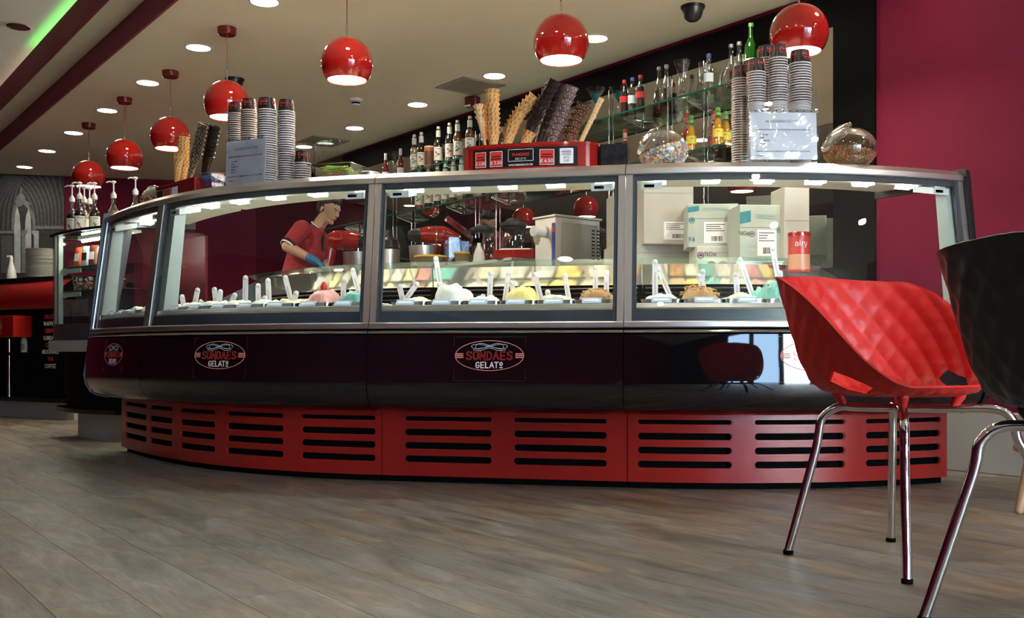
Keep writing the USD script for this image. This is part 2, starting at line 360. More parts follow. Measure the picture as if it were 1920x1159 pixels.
Lf = [('oi.random', 'ml.value1'), ('ml.value', 'cx.x'), ('ml.value', 'cx.z'), ('tc.object', 'ad.vector1'), ('cx.vector', 'ad.vector2'), ('ad.vector', 'm1.vector'), ('ad.vector', 'm2.vector'),
      ('m1.vector', 'n1.vector'), ('m2.vector', 'n2.vector'), ('n1.fac', 'r1.fac'), ('n2.fac', 'r2.fac'), ('r1.color', 'mx.a'), ('r2.color', 'mx.b'), ('oi.random', 'vr.value'), ('vr.result', 'h.value'),
      ('mx.result', 'mw.a'), ('ad.vector', 'm3.vector'), ('m3.vector', 'n3.vector'), ('n3.fac', 'r3.fac'), ('r3.color', 'mw.b'), ('mw.result', 'h.color'), ('h.color', 'p.base_color'), ('n2.fac', 'b.height'), ('b.normal', 'p.normal'), ('n1.fac', 'rr.value'), ('rr.result', 'p.roughness')]
m_floor = usdkit.material(stage, LK + 'weathered_planks', Nf, Lf, surface='p.BSDF')
fl = thing('floor', 'greyed oak plank floor running along the counter', 'floor', ROOM, kind='structure')
obj('subfloor', bx((TB + TF) / 2, 0, -.03, TF - TB, 9.2, .044), M('floor_joint', (.03, .025, .02), .8), fl, smooth=False)
far = []
i = 0
for r in range(int(9.0 / PW)):
    s0 = -4.5 + r * PW; off = (r * .437) % 1 * PL
    for c in range(-1, int((TF - TB) / PL) + 1):
        t0, t1 = max(TB + off + c * PL, TB), min(TB + off + (c + 1) * PL, TF - .5)
        if t1 - t0 < .06: continue
        g = bx((t0 + t1) / 2, -(s0 + PW / 2), -.003 + 0, t1 - t0 - .0009, PW - .0009, .01, .0005)
        if s0 > .05 and t1 > .9 and t0 < 10.6 and s0 < SW: obj('plank', g, m_floor, fl, smooth=False)
        else: far.append(g)
obj('plank', cat_(far), m_floor, fl, smooth=False, kind='stuff')

# ---------------------------------------------------------------- ceiling fittings
def b_down(t):
    obj('rim', ring([(.072, 0), (.072, -.004), (.084, -.004), (.088, 0)], 40), m_white, t)
    obj('lens', lathe([(.072, -.0005), (.072, -.003), (0, -.0035)][::-1], 40), m_down, t)
K_down = Kind('ceiling_downlight', b_down, 'downlight')
rowL = [at_z(x, y, ZL) for x, y in [(496, 3), (372, 89), (277, 155), (201, 207), (138, 249), (88, 283), (46, 313)]]
rowR = [at_z(x, y, ZL) for x, y in [(1116, 72), (927, 142), (783, 196), (665, 240), (570, 275)]]
ordn = ['nearest', 'second', 'third', 'fourth', 'fifth', 'sixth', 'farthest']
for i, p in enumerate(rowL): K_down.put(TR(*p), f'round recessed downlight, {ordn[i]} of the left ceiling row beside the plum fascia', 'left row of downlights')
for i, p in enumerate(rowR): K_down.put(TR(*p), f'round recessed downlight, {(ordn[:4] + ["farthest"])[i]} of the right ceiling row towards the mirror', 'right row of downlights')
step = (rowL[-1] - rowL[0]) / 6
for i in range(1, 7): K_down.put(TR(*(rowL[0] - step * i)), 'recessed downlight of the left row out of the picture, nearer than the rest', 'downlights outside the picture')
stepr = (rowR[-1] - rowR[0]) / 4
for i in range(1, 7): K_down.put(TR(*(rowR[0] - stepr * i)), 'recessed downlight of the right row out of the picture, nearer than the rest', 'downlights outside the picture')
for s in (-1.2,):
    for k in range(6): K_down.put(TR(*ST(s - .8, -4.2 + 2.2 * k, ZU)), 'recessed downlight in the high ceiling over the seating, out of the picture', 'downlights outside the picture')

# red globe pendants
def b_pend(t):
    R = .130; z0 = -.086; a0 = math.asin(z0 / R)
    an = np.linspace(a0, math.pi / 2 - .06, 30)
    out = [(R * math.cos(a), R * math.sin(a)) for a in an]; inn = [((R - .003) * math.cos(a), (R - .003) * math.sin(a)) for a in an]
    obj('shade', lathe(out + [(0, R)] + [(0, R - .003)] + inn[::-1] + [out[0]], 48) if False else ring(out + [(.0005, R), (.0005, R - .003)] + inn[::-1], 48), m_lampred, t)
    obj('liner', ring([((R - .0035) * math.cos(a), (R - .0035) * math.sin(a)) for a in an[1:]] + [((R - .0045) * math.cos(a), (R - .0045) * math.sin(a)) for a in an[1:][::-1]], 40), m_white, t)
    obj('diffuser', lathe([(0, z0 + .006), (.0925, z0 + .006), (.094, z0 + .009), (0, z0 + .010)], 40), m_pend, t)
    obj('ferrule', lathe([(.006, R - .002), (.006, R + .055), (.004, R + .060)], 12), m_chrome, t)
    obj('cord', lathe([(.0028, R + .055), (.0028, ZL - 1.986 - .03)], 8), M('red_cord', (.16, .015, .01), .5), t)
    obj('canopy', lathe([(.046, ZL - 1.986 - .042), (.052, ZL - 1.986 - .036), (.054, ZL - 1.986)], 32), M('canopy_red', (.17, .012, .010), .3), t)
K_pend = Kind('pendant_lamp', b_pend, 'pendant lamp')
pend_lab = ['smallest and farthest of the row, above the pump bottles', 'second from the left of the row', 'third from the left, behind the small cone rack', 'fourth from the left, partly behind the left paper cups',
            'fifth from the left, hanging alone over the left curved case', 'over the large cone rack in the middle', 'at the right over the tall stacks of paper cups']
for (x, ty), lab in zip([(166.5, 301), (233.5, 261), (319.5, 219), (425.5, 151), (650.5, 70), (1052, 27), (1498, 8.5)], pend_lab):
    Y = 1.556 * F / (HY - ty)
    K_pend.put(TR((x - 960) / F * Y, Y, 1.986), 'glossy red globe pendant lamp, ' + lab, 'red pendant lamps over the counter')

def b_dome(t):
    obj('dome', lathe([(0, -.085), (.025, -.08), (.045, -.062), (.055, -.03), (.058, 0)], 28), m_satin, t)
    obj('collar', ring([(.056, -.012), (.064, -.012), (.066, 0), (.056, 0)], 28), m_satin, t)
K_dome = Kind('dome_camera', b_dome, 'camera')
K_dome.put(TR(*at_z(1299, 12, ZL)), 'black dome camera on the ceiling between the two right pendants', 'ceiling dome cameras')
K_dome.put(TR(*at_z(440, 148, ZL)), 'black dome camera half hidden behind the fourth pendant', 'ceiling dome cameras')
t = thing('smoke_detector', 'white slotted smoke detector on the ceiling right of the left cups', 'smoke detector', at_z(667, 186, ZL))
obj('base', lathe([(.045, -.018), (.052, -.012), (.055, 0)], 24), m_white, t)
obj('head', lathe([(.020, -.052), (.034, -.046), (.036, -.040), (.028, -.038), (.028, -.026), (.040, -.024), (.040, -.018)], 24), m_white, t)
obj('vent_slots', lathe([(.0295, -.037), (.0295, -.027)], 24), m_dark, t)
for (x, y, w, lab) in [(882, 161, .33, 'square ceiling air grille left of the large cone rack'), (606, 265, .33, 'square ceiling air grille far behind the left cup stacks')]:
    t = thing('ceiling_vent', lab, 'vent', TR(*at_z(x, y, ZL)) @ RZ(math.atan2(.8, -.6)))
    obj('frame', cat_([bx(sx * w / 2, 0, -.004, .03, w + .03, .008, .002) for sx in (-1, 1)] + [bx(0, sy * w / 2, -.004, w, .03, .008, .002) for sy in (-1, 1)]), m_skirt, t)
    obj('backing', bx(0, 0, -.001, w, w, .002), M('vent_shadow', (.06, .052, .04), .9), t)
    for k in range(9): obj('slat', tf(bx(0, 0, 0, w - .03, .016, .0015), TR(0, (k - 4) * w / 10, -.005) @ RX(.6)), m_skirt, t)
t = thing('alarm_sounder', 'small dark red box hanging from the ceiling left of the tall cones', 'alarm', TR(*at_z(886, 181, ZL)) @ RZ(math.radians(-33)))
obj('housing', bx(0, 0, -.042, .10, .07, .078, .006), M('sounder_red', (.11, .008, .008), .35), t)
obj('lens', bx(-.02, -.036, -.072, .05, .004, .014, .001), m_white, t)
obj('mount', bx(0, 0, -.002, .08, .05, .004), m_white, t)
t = thing('ceiling_speaker', 'round dark red speaker grille set in the high ceiling', 'speaker', at_z(35, 50, ZU))
obj('grille', lathe([(0, -.006), (.058, -.006), (.066, -.004), (.068, 0)], 32), M('speaker_red', (.14, .012, .010), .6), t)
obj('rim', ring([(.066, -.007), (.078, -.005), (.080, 0), (.066, 0)], 32), M('speaker_rim', (.10, .012, .010), .5), t)
# ================================================================ THE GELATO DISPLAY CASE
# its front is a curve in plan; u runs along it from left to right, d is the distance out towards the customer
H0 = math.radians(-11.9); A0 = np.array([-.549, 4.198])
UA, UB = 0.0, 1.033
UE, UC = UB + 1.38, -1.226
UL = UC - .84
def heading(u):
    if u > UB: return H0 + (min(u, UE + .4) - UB) / 2.14
    if u >= UA: return H0
    if u >= UC: return H0 + u / 2.084
    return H0 + UC / 2.084 + (u - UC) / 4.15
_du = .002
_us = np.arange(UL - .5, UE + .5, _du); _h = np.array([heading(u + _du / 2) for u in _us])
_p = np.cumsum(np.stack([np.cos(_h), np.sin(_h)], 1) * _du, 0); _p -= np.array([np.interp(UA, _us + _du, _p[:, k]) for k in (0, 1)]) - A0
def base(u): return np.array([np.interp(u, _us + _du, _p[:, 0]), np.interp(u, _us + _du, _p[:, 1])])
def nrm(u): h = heading(u); return np.array([math.sin(h), -math.cos(h)])
def tan(u): h = heading(u); return np.array([math.cos(h), math.sin(h)])
def cp(u, d, z): p = base(u) + nrm(u) * d; return np.array([p[0], p[1], z])
_scan = np.arange(UL - .3, UE + .3, .004)
def u_at(x, d):
    """the u at which the line d is seen in picture column x"""
    q = np.array([cp(u, d, 0) for u in _scan]); return float(np.interp((x - 960) / F, q[:, 0] / q[:, 1], _scan))
def cmat(u, d, z, yaw=0.0):
    """a frame standing on the case: x along it, y away from the customer"""
    return TR(*cp(u, d, z)) @ RZ(heading(u) + yaw)
def sweep(prof, u0, u1, n=None):
    """a closed section (d, z) carried along the case"""
    poly = Polygon(prof); prof = np.array(prof, float)
    if not poly.exterior.is_ccw: prof = prof[::-1]
    n = n or max(1, int(abs(u1 - u0) / .05)); us = np.linspace(u0, u1, n + 1); k = len(prof)
    v = np.vstack([[cp(u, d, z) for d, z in prof] for u in us]); f = []
    for i in range(n):
        for j in range(k):
            a, b = i * k + j, i * k + (j + 1) % k; f += [[a, a + k, b + k], [a, b + k, b]]
    tv, tfc = trimesh.creation.triangulate_polygon(Polygon(prof), engine='earcut')
    idx = [int(np.argmin(((prof - q) ** 2).sum(1))) for q in tv]
    for tri in tfc:
        a, b, c = (idx[i] for i in tri); f += [[a, b, c], [n * k + c, n * k + b, n * k + a]]
    m = trimesh.Trimesh(v, f, process=False); trimesh.repair.fix_inversion(m); return m
def gl(z): return .150 - (z - .668) * .130                     # the leaning glass line
ZG0, ZG1 = .668, 1.244
PZ = [.43, .53, .618]; PD = [.188, .181, .171]
def panel_map(mesh, u0):
    """a drawing in (along, height, thickness) laid on the black front panel"""
    v = np.array(mesh.vertices)
    w = np.array([cp(u0 + x, np.interp(y, PZ, PD) + d, y) for x, y, d in v]); return trimesh.Trimesh(w, mesh.faces, process=False)

m_tub = M('tub_steel', (.55, .55, .53), .3, 1.0)
m_slat = M('louvre_steel', (.45, .45, .44), .3, 1.0)
m_band = M('mirror_steel', (.80, .79, .74), .07, .9)
m_canopy = M('canopy_white', (.62, .63, .61), .35)
m_hinge = M('hinge_white', (.70, .72, .70), .35)

# lettering of the badge
STK = {'S': [[(.62, .80), (.52, .93), (.35, .96), (.17, .92), (.08, .77), (.14, .61), (.35, .51), (.55, .41), (.62, .25), (.53, .09), (.35, .04), (.17, .07), (.06, .2)]],
       'U': [[(.08, .74), (.08, .30), (.17, .10), (.35, .04), (.53, .10), (.62, .30), (.62, .74)], [(.08, .95), (.62, .95)]],
       'N': [[(.08, .04), (.08, .95), (.62, .04), (.62, .95)]], 'D': [[(.08, .04), (.08, .95), (.32, .95), (.54, .82), (.63, .5), (.54, .18), (.32, .04), (.08, .04)]],
       'A': [[(.03, .04), (.35, .95), (.67, .04)], [(.17, .33), (.53, .33)]], 'E': [[(.60, .95), (.10, .95), (.10, .04), (.60, .04)], [(.10, .5), (.52, .5)]],
       'G': [[(.60, .80), (.48, .93), (.30, .95), (.13, .83), (.06, .5), (.13, .17), (.30, .05), (.48, .07), (.60, .20), (.60, .46), (.38, .46)]],
       'L': [[(.10, .95), (.10, .04), (.56, .04)]], 'T': [[(.02, .95), (.64, .95)], [(.33, .95), (.33, .04)]],
       'o': [[(.33 + .2 * math.cos(a), .68 + .26 * math.sin(a)) for a in np.linspace(0, 2 * math.pi, 21)], [(.12, .08), (.54, .08)]]}
def word(s, h, w=.09, adv=.84, outline=0.0):
    g = []
    for i, c in enumerate(s):
        p = unary_union([LineString(q).buffer(w, quad_segs=4, join_style=1 if c != 'N' else 2) for q in STK[c]])
        if outline: p = p.difference(p.buffer(-outline))
        g.append(affinity.translate(p, i * adv))
    p = affinity.scale(unary_union(g), h, h, origin=(0, 0)); b = p.bounds
    return affinity.translate(p, -(b[0] + b[2]) / 2, 0)
def flourish(w, h):
    t = np.linspace(0, 2 * math.pi, 90)
    c1 = LineString(np.stack([w * np.sin(t), h * np.sin(2 * t)], 1)); c2 = LineString(np.stack([.78 * w * np.sin(t), .012 * w + h * 1.25 * np.sin(2 * t + .25)], 1))
    c3 = LineString([(-.9 * w, -1.5 * h), (-.5 * w, -1.9 * h), (0, -.6 * h), (.5 * w, -1.9 * h), (.9 * w, -1.5 * h)])
    return unary_union([c.buffer(.0011, quad_segs=2) for c in (c1, c2, c3)])
def badge(parent, u, zc, w, place=None, sc=1.0):
    """the oval sign: printed sheet, ring, stripes, words"""
    put = place or (lambda g: panel_map(g, u)); a, b = w * .482, w * .208
    T = lambda p, d: put(tf(ext(affinity.translate(p, 0, zc), .0005), TR(0, 0, d)))
    sheet = rrect(w, w * .60, .004, 0, -w * .045)
    par = obj('logo_sheet', T(sheet.difference(sheet.buffer(-.0012)), .0004), M('sheet_edge', (.05, .05, .055), .3), parent, world=True, smooth=False)
    el = affinity.scale(Point(0, 0).buffer(1, quad_segs=24), a, b, origin=(0, 0))
    obj('oval_ring', T(el.difference(affinity.scale(Point(0, 0).buffer(1, quad_segs=24), a - .0032, b - .0032, origin=(0, 0))), .0010), m_pinkink, par, world=True, smooth=False)
    for sx in (-1, 1):
        for k in (-1, 0, 1): obj('stripe', T(sbox(min(sx * a * .985, sx * a * .75), k * w * .025 - w * .008, max(sx * a * .985, sx * a * .75), k * w * .025 + w * .008), .0012), m_pinkink, par, world=True, smooth=False)
    obj('lettering', T(affinity.translate(word('SUNDAES', w * .112, .085, .84, .045), 0, -w * .056), .0012), m_redink, par, world=True, smooth=False)
    obj('lettering', T(affinity.translate(word('GELATo', w * .082, .095, .80), 0, -w * .168), .0012), M('logo_white', (.80, .68, .70), .5), par, world=True, smooth=False)
    obj('flourish', T(affinity.translate(flourish(w * .25, w * .030), 0, w * .125), .0012), m_cyanink, par, world=True, smooth=False)

def slots_mesh(u0, u1, slots, rows, grow, t0, t1):
    shape = sbox(u0, .03, u1, .318)
    holes = [rrect(b - a + grow * 2, h + grow * 2, h / 2 + grow - .0005, (a + b) / 2, z) for a, b in slots for z, h in rows]
    cs = m3.CrossSection([np.array(g.exterior.coords)[:-1] for g in [shape]] + [np.array(g.exterior.coords)[:-1][::-1] if g.exterior.is_ccw else np.array(g.exterior.coords)[:-1] for g in holes], m3.FillRule.Positive) if False else None
    base_m = m3.Manifold.cube((u1 - u0, .288, t1 - t0)).translate((u0, .03, t0))
    for g in holes:
        c = np.array(g.exterior.coords)[:-1]
        if not g.exterior.is_ccw: c = c[::-1]
        base_m = base_m - m3.Manifold.extrude(m3.CrossSection([c]), t1 - t0 + .02).translate((0, 0, t0 - .01))
    base_m = base_m.refine_to_length(.06)
    m = mani_tri(base_m); v = np.array(m.vertices)
    m.vertices = np.array([cp(x, d, y) for x, y, d in v]); return m

slots_px = {0: [(236, 274), (281, 322)], 1: [(338, 402), (425, 530), (565, 703)], 2: [(759, 921), (964, 1137)], 3: [(1196, 1372), (1416, 1583), (1625, 1762)]}
rows = [(.270, .018), (.213, .027), (.157, .027), (.101, .027)]
mods = [(UL, UC, 'straight left end case of the gelato counter, farthest from the chairs'), (UC, UA, 'left curved gelato display case between the end case and the flat middle case'),
        (UA, UB, 'flat middle gelato display case under the large red cone rack'), (UB, UE, 'right curved gelato display case, behind the red chair')]
case_things = []
for mi, (a, b, lab) in enumerate(mods):
    a, b = a + .0015, b - .0015
    O = cp((a + b) / 2, -.3, 0); t = thing('gelato_display_case', lab, 'display case', TR(*O)); case_things.append(t)
    P = lambda name, g, m, **k: obj(name, g, m, t, world=True, **k)
    P('plinth', sweep([(-.03, 0), (-.03, .30), (-.75, .30), (-.75, 0)], a, b), m_dark)
    sl = [(u_at(x0, 0), u_at(x1, 0)) for x0, x1 in slots_px[mi]]
    P('base_grille', cat_([slots_mesh(a, b, sl, rows, 0, -.010, -.004), slots_mesh(a, b, sl, rows, .004, -.004, 0)]), m_basered, smooth=25)
    outer = [(.02, .302), (.075, .304), (.12, .315), (.150, .334), (.170, .358), (.182, .388), (.188, .43), (.181, .53), (.171, .618)]
    P('front_panel', sweep(outer + [(.135, .618), (.14, .36), (.11, .335), (.02, .322)], a, b), m_black, smooth=40)
    P('chrome_strip', sweep([(.130, .621), (.162, .621), (.170, .624), (.172, .6285), (.170, .633), (.162, .636), (.130, .636)], a, b), m_chrome)
    P('shadow_gap', sweep([(.08, .600), (.132, .600), (.132, .650), (.08, .650)], a, b), m_dark)
    P('bottom_rail', sweep([(.10, .643), (.155, .643), (.161, .647), (.160, .664), (.154, .669), (.10, .669)], a, b), m_steel)
    P('body', sweep([(.10, .325), (-.80, .325), (-.80, .70), (.10, .70)], a, b), m_satin)
    mw = .026
    for (q0, q1) in ((a, a + mw), (b - mw, b)):
        P('mullion', sweep([(gl(.668) + .004, .668), (gl(1.246) + .004, 1.246), (gl(1.246) - .03, 1.246), (gl(.668) - .03, .668)], q0, q1, 1), m_steel)
    g0, g1 = a + mw, b - mw
    st_ = lambda z0, z1, o, th: [(gl(z0) + o, z0), (gl(z1) + o, z1), (gl(z1) + o - th, z1), (gl(z0) + o - th, z0)]
    P('gasket', cat_([sweep(st_(.669, 1.243, -.002, .02), g0, g0 + .016, 1), sweep(st_(.669, 1.243, -.002, .02), g1 - .016, g1, 1), sweep(st_(1.222, 1.244, -.0025, .02), g0, g1)]), m_gasket)
    P('frit_band', sweep(st_(.669, .714, -.010, .004), g0, g1), m_frit)
    P('glass_pane', sweep(st_(.669, 1.240, 0, .007), g0 + .012, g1 - .012), m_glass)
    P('top_rail', sweep([(.060, 1.244), (.083, 1.244), (.085, 1.248), (.083, 1.268), (.050, 1.291), (.0, 1.2915), (.0, 1.244)], a, b), m_steel)
    P('top_deck', sweep([(0, 1.2912), (-.36, 1.2912), (-.36, 1.272), (0, 1.272)], a, b), m_steel)
    P('canopy', sweep([(.055, 1.2715), (-.355, 1.2715), (-.355, 1.262), (.055, 1.250)], a + .03, b - .03), m_canopy)
    # LED lamps under the canopy
    n = max(2, int((b - a) / .205))
    for k in range(n):
        uc = a + (k + .5) * (b - a) / n
        lp = P('led_lamp', sweep([(-.080, 1.2380), (-.130, 1.2390), (-.130, 1.2640), (-.080, 1.2640)], uc - .034, uc + .034, 1), m_led, smooth=False)
        obj('led_housing', sweep([(-.131, 1.236), (-.140, 1.236), (-.140, 1.262), (-.131, 1.262)], uc - .04, uc + .04, 1), m_hinge, lp, world=True, smooth=False)
    for q, sg in ((g0 + .03, 1), (g1 - .11, 1)):
        hb = P('hinge_bracket', sweep([(gl(1.2) - .02, 1.188), (gl(1.2) - .02, 1.214), (-.05, 1.238), (-.05, 1.212)], q, q + .08, 1), m_hinge, smooth=False)
        obj('hinge_slot', sweep([(gl(1.2) - .0185, 1.196), (gl(1.2) - .0185, 1.207), (gl(1.2) - .0205, 1.207), (gl(1.2) - .0205, 1.196)], q + .012, q + .05, 1), m_dark, hb, world=True, smooth=False)
    P('tub_deck', sweep([(.10, .6995), (-.76, .6995), (-.76, .712), (.10, .712)], a, b), m_tub)
    P('front_ledge', sweep([(.105, .712), (.112, .722), (.105, .738), (.065, .742), (.065, .712)], a + .03, b - .03), m_steel)
    P('back_panel', sweep([(-.785, .70), (-.785, .868), (-.80, .868), (-.80, .70)], a, b), m_dark)
    for k in range(5): P('louvre', sweep([(-.775, .758 + .022 * k), (-.765, .7635 + .022 * k), (-.775, .7675 + .022 * k)], a + .02, b - .02), m_slat, smooth=False)
    nb = max(1, round((b - a) / .62))
    for k in range(nb):
        c0, c1 = a + (b - a) * k / nb + .002, a + (b - a) * (k + 1) / nb - .002
        P('rear_mirror', sweep([(-.762, .868), (-.744, .962), (-.752, .964), (-.770, .870)], c0, c1), m_band, smooth=40)
    P('rear_glass_lip', sweep([(-.743, .964), (-.70, .985), (-.703, .990), (-.748, .969)], a, b), m_shelf)
    if mi in (0, 1, 3):
        q = {0: a + .004, 1: a + .030, 3: b - .064}[mi]
        P('partition_frame', sweep([(gl(.72) - .03, .742), (gl(1.2) - .03, 1.236), (gl(1.2) - .085, 1.240), (gl(.72) - .10, .742)], q, q + (.058 if mi else .05), 1), m_pale, smooth=False)
    prof_end = [(-.02, .03), (-.02, .300), (.075, .298), (.125, .310), (.160, .332), (.185, .372), (.194, .43), (.178, .53), (.163, .64), (.098, 1.25), (.092, 1.292), (.07, 1.299), (-.40, 1.299), (-.40, 1.24), (-.06, 1.23), (.02, .75), (-.3, .72), (-.80, .98), (-.80, .03)]
    if mi == 0: P('end_panel', sweep(prof_end, a - .020, a - .001, 1), m_satin, smooth=20)
    if mi == 3:
        P('end_panel', sweep(prof_end, b + .001, b + .024, 1), m_satin, smooth=20)
        P('end_handle', tube([cp(b + .028, -.02, 1.10), cp(b + .085, .00, 1.10), cp(b + .075, .02, 1.06), cp(b + .04, .05, .99), cp(b + .026, .06, .95)], .008), m_satin)
    badge(t, u_at({0: 214, 1: 412, 2: 918, 3: 1535}[mi], .175), .535, {0: .26, 1: .29, 2: .29, 3: .29}[mi])

# ---------------------------------------------------------------- gelato tubs, gelato, scoops, name tags
def b_tub(t):
    W, D, Hh = .152, .33, .055
    o, i = rrect(W, D, .018), rrect(W - .006, D - .006, .016)
    obj('wall', tf(ext(o.difference(i), Hh), TR(0, 0, -Hh)), m_tub, t, smooth=40)
    obj('rim', tf(ext(rrect(W + .010, D + .010, .022).difference(i), .003), TR(0, 0, -.001)), m_tub, t, smooth=40)
    obj('base', tf(ext(o, .002), TR(0, 0, -Hh + .0005)), m_tub, t, smooth=False)
K_tub = Kind('gelato_tub', b_tub, 'tub')
FLAV = {'white': (.80, .78, .70), 'cream': (.78, .70, .52), 'yellow': (.85, .66, .20), 'lemon': (.84, .76, .42), 'pink': (.80, .34, .30), 'mint': (.22, .62, .52), 'caramel': (.55, .30, .10), 'vanilla': (.80, .74, .58), 'nut': (.62, .42, .20), 'chocolate': (.12, .05, .03), 'pistachio': (.50, .52, .22)}
def gelato(name, col, u, d, hgt, seed, lab, swirl=False, bits=None, spread=1.0):
    n = 44; W, D = .142, .318
    xs = np.linspace(-1, 1, n); ys = np.linspace(-1, 1, n + 14)
    X, Y = np.meshgrid(xs, ys, indexing='ij')
    rr = np.clip(1 - (np.abs(X) ** 2.4 / 1.0), 0, 1) ** .5 * np.clip(1 - np.abs(Y) ** 2.2, 0, 1) ** .6
    nz = meshkit.fbm(np.stack([X * 2.2 + seed * 3.1, Y * 3.0, X * 0 + seed], -1), 4, seed)
    rid = np.sin(9 * X * (1 if swirl else .4) + 11 * Y + 6 * meshkit.noise(np.stack([X * 2, Y * 2, X * 0 + seed * .7], -1), seed)) * .06
    r0 = np.random.default_rng(seed + 77); x_, y_ = X * W / 2, Y * D / 2; lum = np.zeros_like(X)
    scoops = [(r0.uniform(-.008, .008), -.075, .070, 1.0)] if spread and hgt > .045 else []
    scoops += [(r0.uniform(-.042, .042), r0.uniform(-.13, .10), r0.uniform(.030, .050), r0.uniform(.45, .80)) for _ in range(9)]
    for cx_, cy_, R_, k_ in scoops:
        d2 = ((x_ - cx_) ** 2 + ((y_ - cy_) * .8) ** 2) / R_ ** 2; lum = np.maximum(lum, k_ * np.clip(1 - d2, 0, 1) ** .45)
    lum = lum + .10 * np.sin(60 * lum + 5 * nz) * (lum > .15) * (.5 if not swirl else 1.0)
    Z = hgt * 1.22 * ((.25 * rr + .85 * lum) * np.minimum(1, rr * 2.2) + (nz - .5) * .5 * rr + rid * (1.5 if swirl else .7) * rr)
    v = np.stack([X * W / 2, Y * D / 2, Z - .014], -1).reshape(-1, 3); k = n + 14
    f = []
    for i in range(n - 1):
        for j in range(k - 1):
            q = i * k + j; f += [[q, q + k, q + k + 1], [q, q + k + 1, q + 1]]
    edge = [i * k for i in range(n)] + [(n - 1) * k + j for j in range(1, k)] + [i * k + k - 1 for i in range(n - 2, -1, -1)] + [j for j in range(k - 2, 0, -1)]
    c = len(v); v = np.vstack([v, [[0, 0, -.05]]])
    for i in range(len(edge)): f.append([edge[i], c, edge[(i + 1) % len(edge)]])
    m = trimesh.Trimesh(v, f, process=False); trimesh.repair.fix_inversion(m)
    t = thing('gelato', lab, 'gelato', cmat(u, d, .757))
    obj('heap', m, M('gelato_' + name, FLAV[name], .42, noise=(40, .10), sss=.25), t, smooth=60)
    if bits:
        for nm, bc, cnt, fn in bits:
            g = []
            r2 = np.random.default_rng(seed + 5)
            for _ in range(cnt):
                i, j = r2.integers(4, n - 4), r2.integers(4, k - 12); p = v[i * k + j]
                g.append(tf(fn(r2), TR(p[0], p[1], p[2] + .002) @ RZ(r2.uniform(0, 6)) @ RX(r2.uniform(-.6, .6))))
            obj(nm, cat_(g), M('bits_' + nm, bc, .5), t, smooth=30, kind='stuff' if cnt > 1 else None)
    return t
chip = lambda r: bx(0, 0, 0, r.uniform(.012, .022), r.uniform(.006, .012), .004, .0015)
drizzle = lambda r: tube(bez((-.02, 0, 0), (-.007, r.uniform(-.008, .008), .003), (.007, r.uniform(-.008, .008), .003), (.02, 0, 0), n=3), .003, 6)
DF, DR = -.115, -.49                                          # the two rows of tubs
row_n = [4, 7, 6, 8]
front_fl = [['white', 'cream', 'lemon', 'vanilla'], ['vanilla', 'white', 'cream', 'white', 'lemon', 'pink', 'mint'], ['cream', 'white', 'white', 'yellow', 'cream', 'caramel'], ['white', 'caramel', 'vanilla', 'mint', 'vanilla', 'cream', 'pink', 'yellow']]
rear_fl = [['cream', 'white', 'vanilla', 'lemon'], ['white', 'lemon', 'cream', 'vanilla', 'white', 'nut', 'cream'], ['white', 'white', 'lemon', 'yellow', 'cream', 'yellow'], ['pistachio', 'nut', 'yellow', 'mint', 'vanilla', 'cream', 'pink', 'white']]
wordn = ['first', 'second', 'third', 'fourth', 'fifth', 'sixth', 'seventh', 'eighth']
mname = ['left end case', 'left curved case', 'flat middle case', 'right curved case']
berry = None
for mi, (a, b, _) in enumerate(mods):
    n = row_n[mi]
    for k in range(n):
        u = a + .055 + (b - a - .11) * (k + .5) / n
        for ri, (d, fl_) in enumerate(((DF, front_fl), (DR, rear_fl))):
            rw = 'front' if ri == 0 else 'rear'
            K_tub.put(cmat(u, d, .756), f'steel gelato tub, {wordn[k]} from the left in the {rw} row of the {mname[mi]}', 'steel gelato tubs')
            nm = fl_[mi][k]
            big = {(2, 1, 0): .070, (2, 3, 0): .058, (1, 5, 0): .056, (3, 3, 0): .066, (2, 2, 0): .035, (2, 5, 0): .050, (3, 1, 0): .052, (1, 6, 0): .048}.get((mi, k, ri), .038 if ri == 0 else .032)
            bits = None; desc = f'{nm} gelato'
            if (mi, k, ri) == (2, 5, 0): bits = [('nut_pieces', (.62, .36, .12), 60, chip)]; desc = 'caramel gelato with nut pieces'
            if (mi, k, ri) == (3, 1, 0): bits = [('caramel_drizzle', (.60, .34, .10), 90, drizzle)]; desc = 'caramel gelato under tangled caramel strands'
            if (mi, k, ri) == (1, 6, 0): bits = [('red_sweets', (.75, .10, .10), 22, chip), ('mint_pieces', (.10, .45, .38), 16, chip)]; desc = 'mint gelato topped with red sweets'
            if (mi, k, ri) == (2, 3, 0): desc = 'tall bright yellow gelato'
            if (mi, k, ri) == (2, 1, 0): desc = 'tallest large white gelato heap'
            if (mi, k, ri) == (3, 3, 0): desc = 'tall swirled mint green gelato'
            if (mi, k, ri) == (1, 5, 0): desc = 'pink gelato under a strawberry'
            gelato(nm, FLAV[nm], u, d, big, 11 * mi + 2 * k + ri, f'{desc}, {wordn[k]} in the {rw} row of the {mname[mi]}', swirl=(nm == 'mint'), bits=bits)
            if (mi, k, ri) == (1, 5, 0): berry = (u, d)
t = thing('strawberry', 'red strawberry standing on the peak of the pink gelato', 'strawberry', cmat(berry[0], berry[1] + .070, .815))
obj('fruit', lathe([(.006, -.004), (.014, .003), (.0165, .012), (.013, .024), (.006, .036), (0, .040)], 20), M('strawberry_red', (.62, .03, .02), .35, bump=(300, .5, .002)), t, smooth=60)
obj('calyx', cat_([tf(bx(.006, 0, 0, .012, .005, .001), TR(0, 0, -.005) @ RZ(k * 1.05)) for k in range(6)]), M('calyx_green', (.06, .22, .03), .6), t)

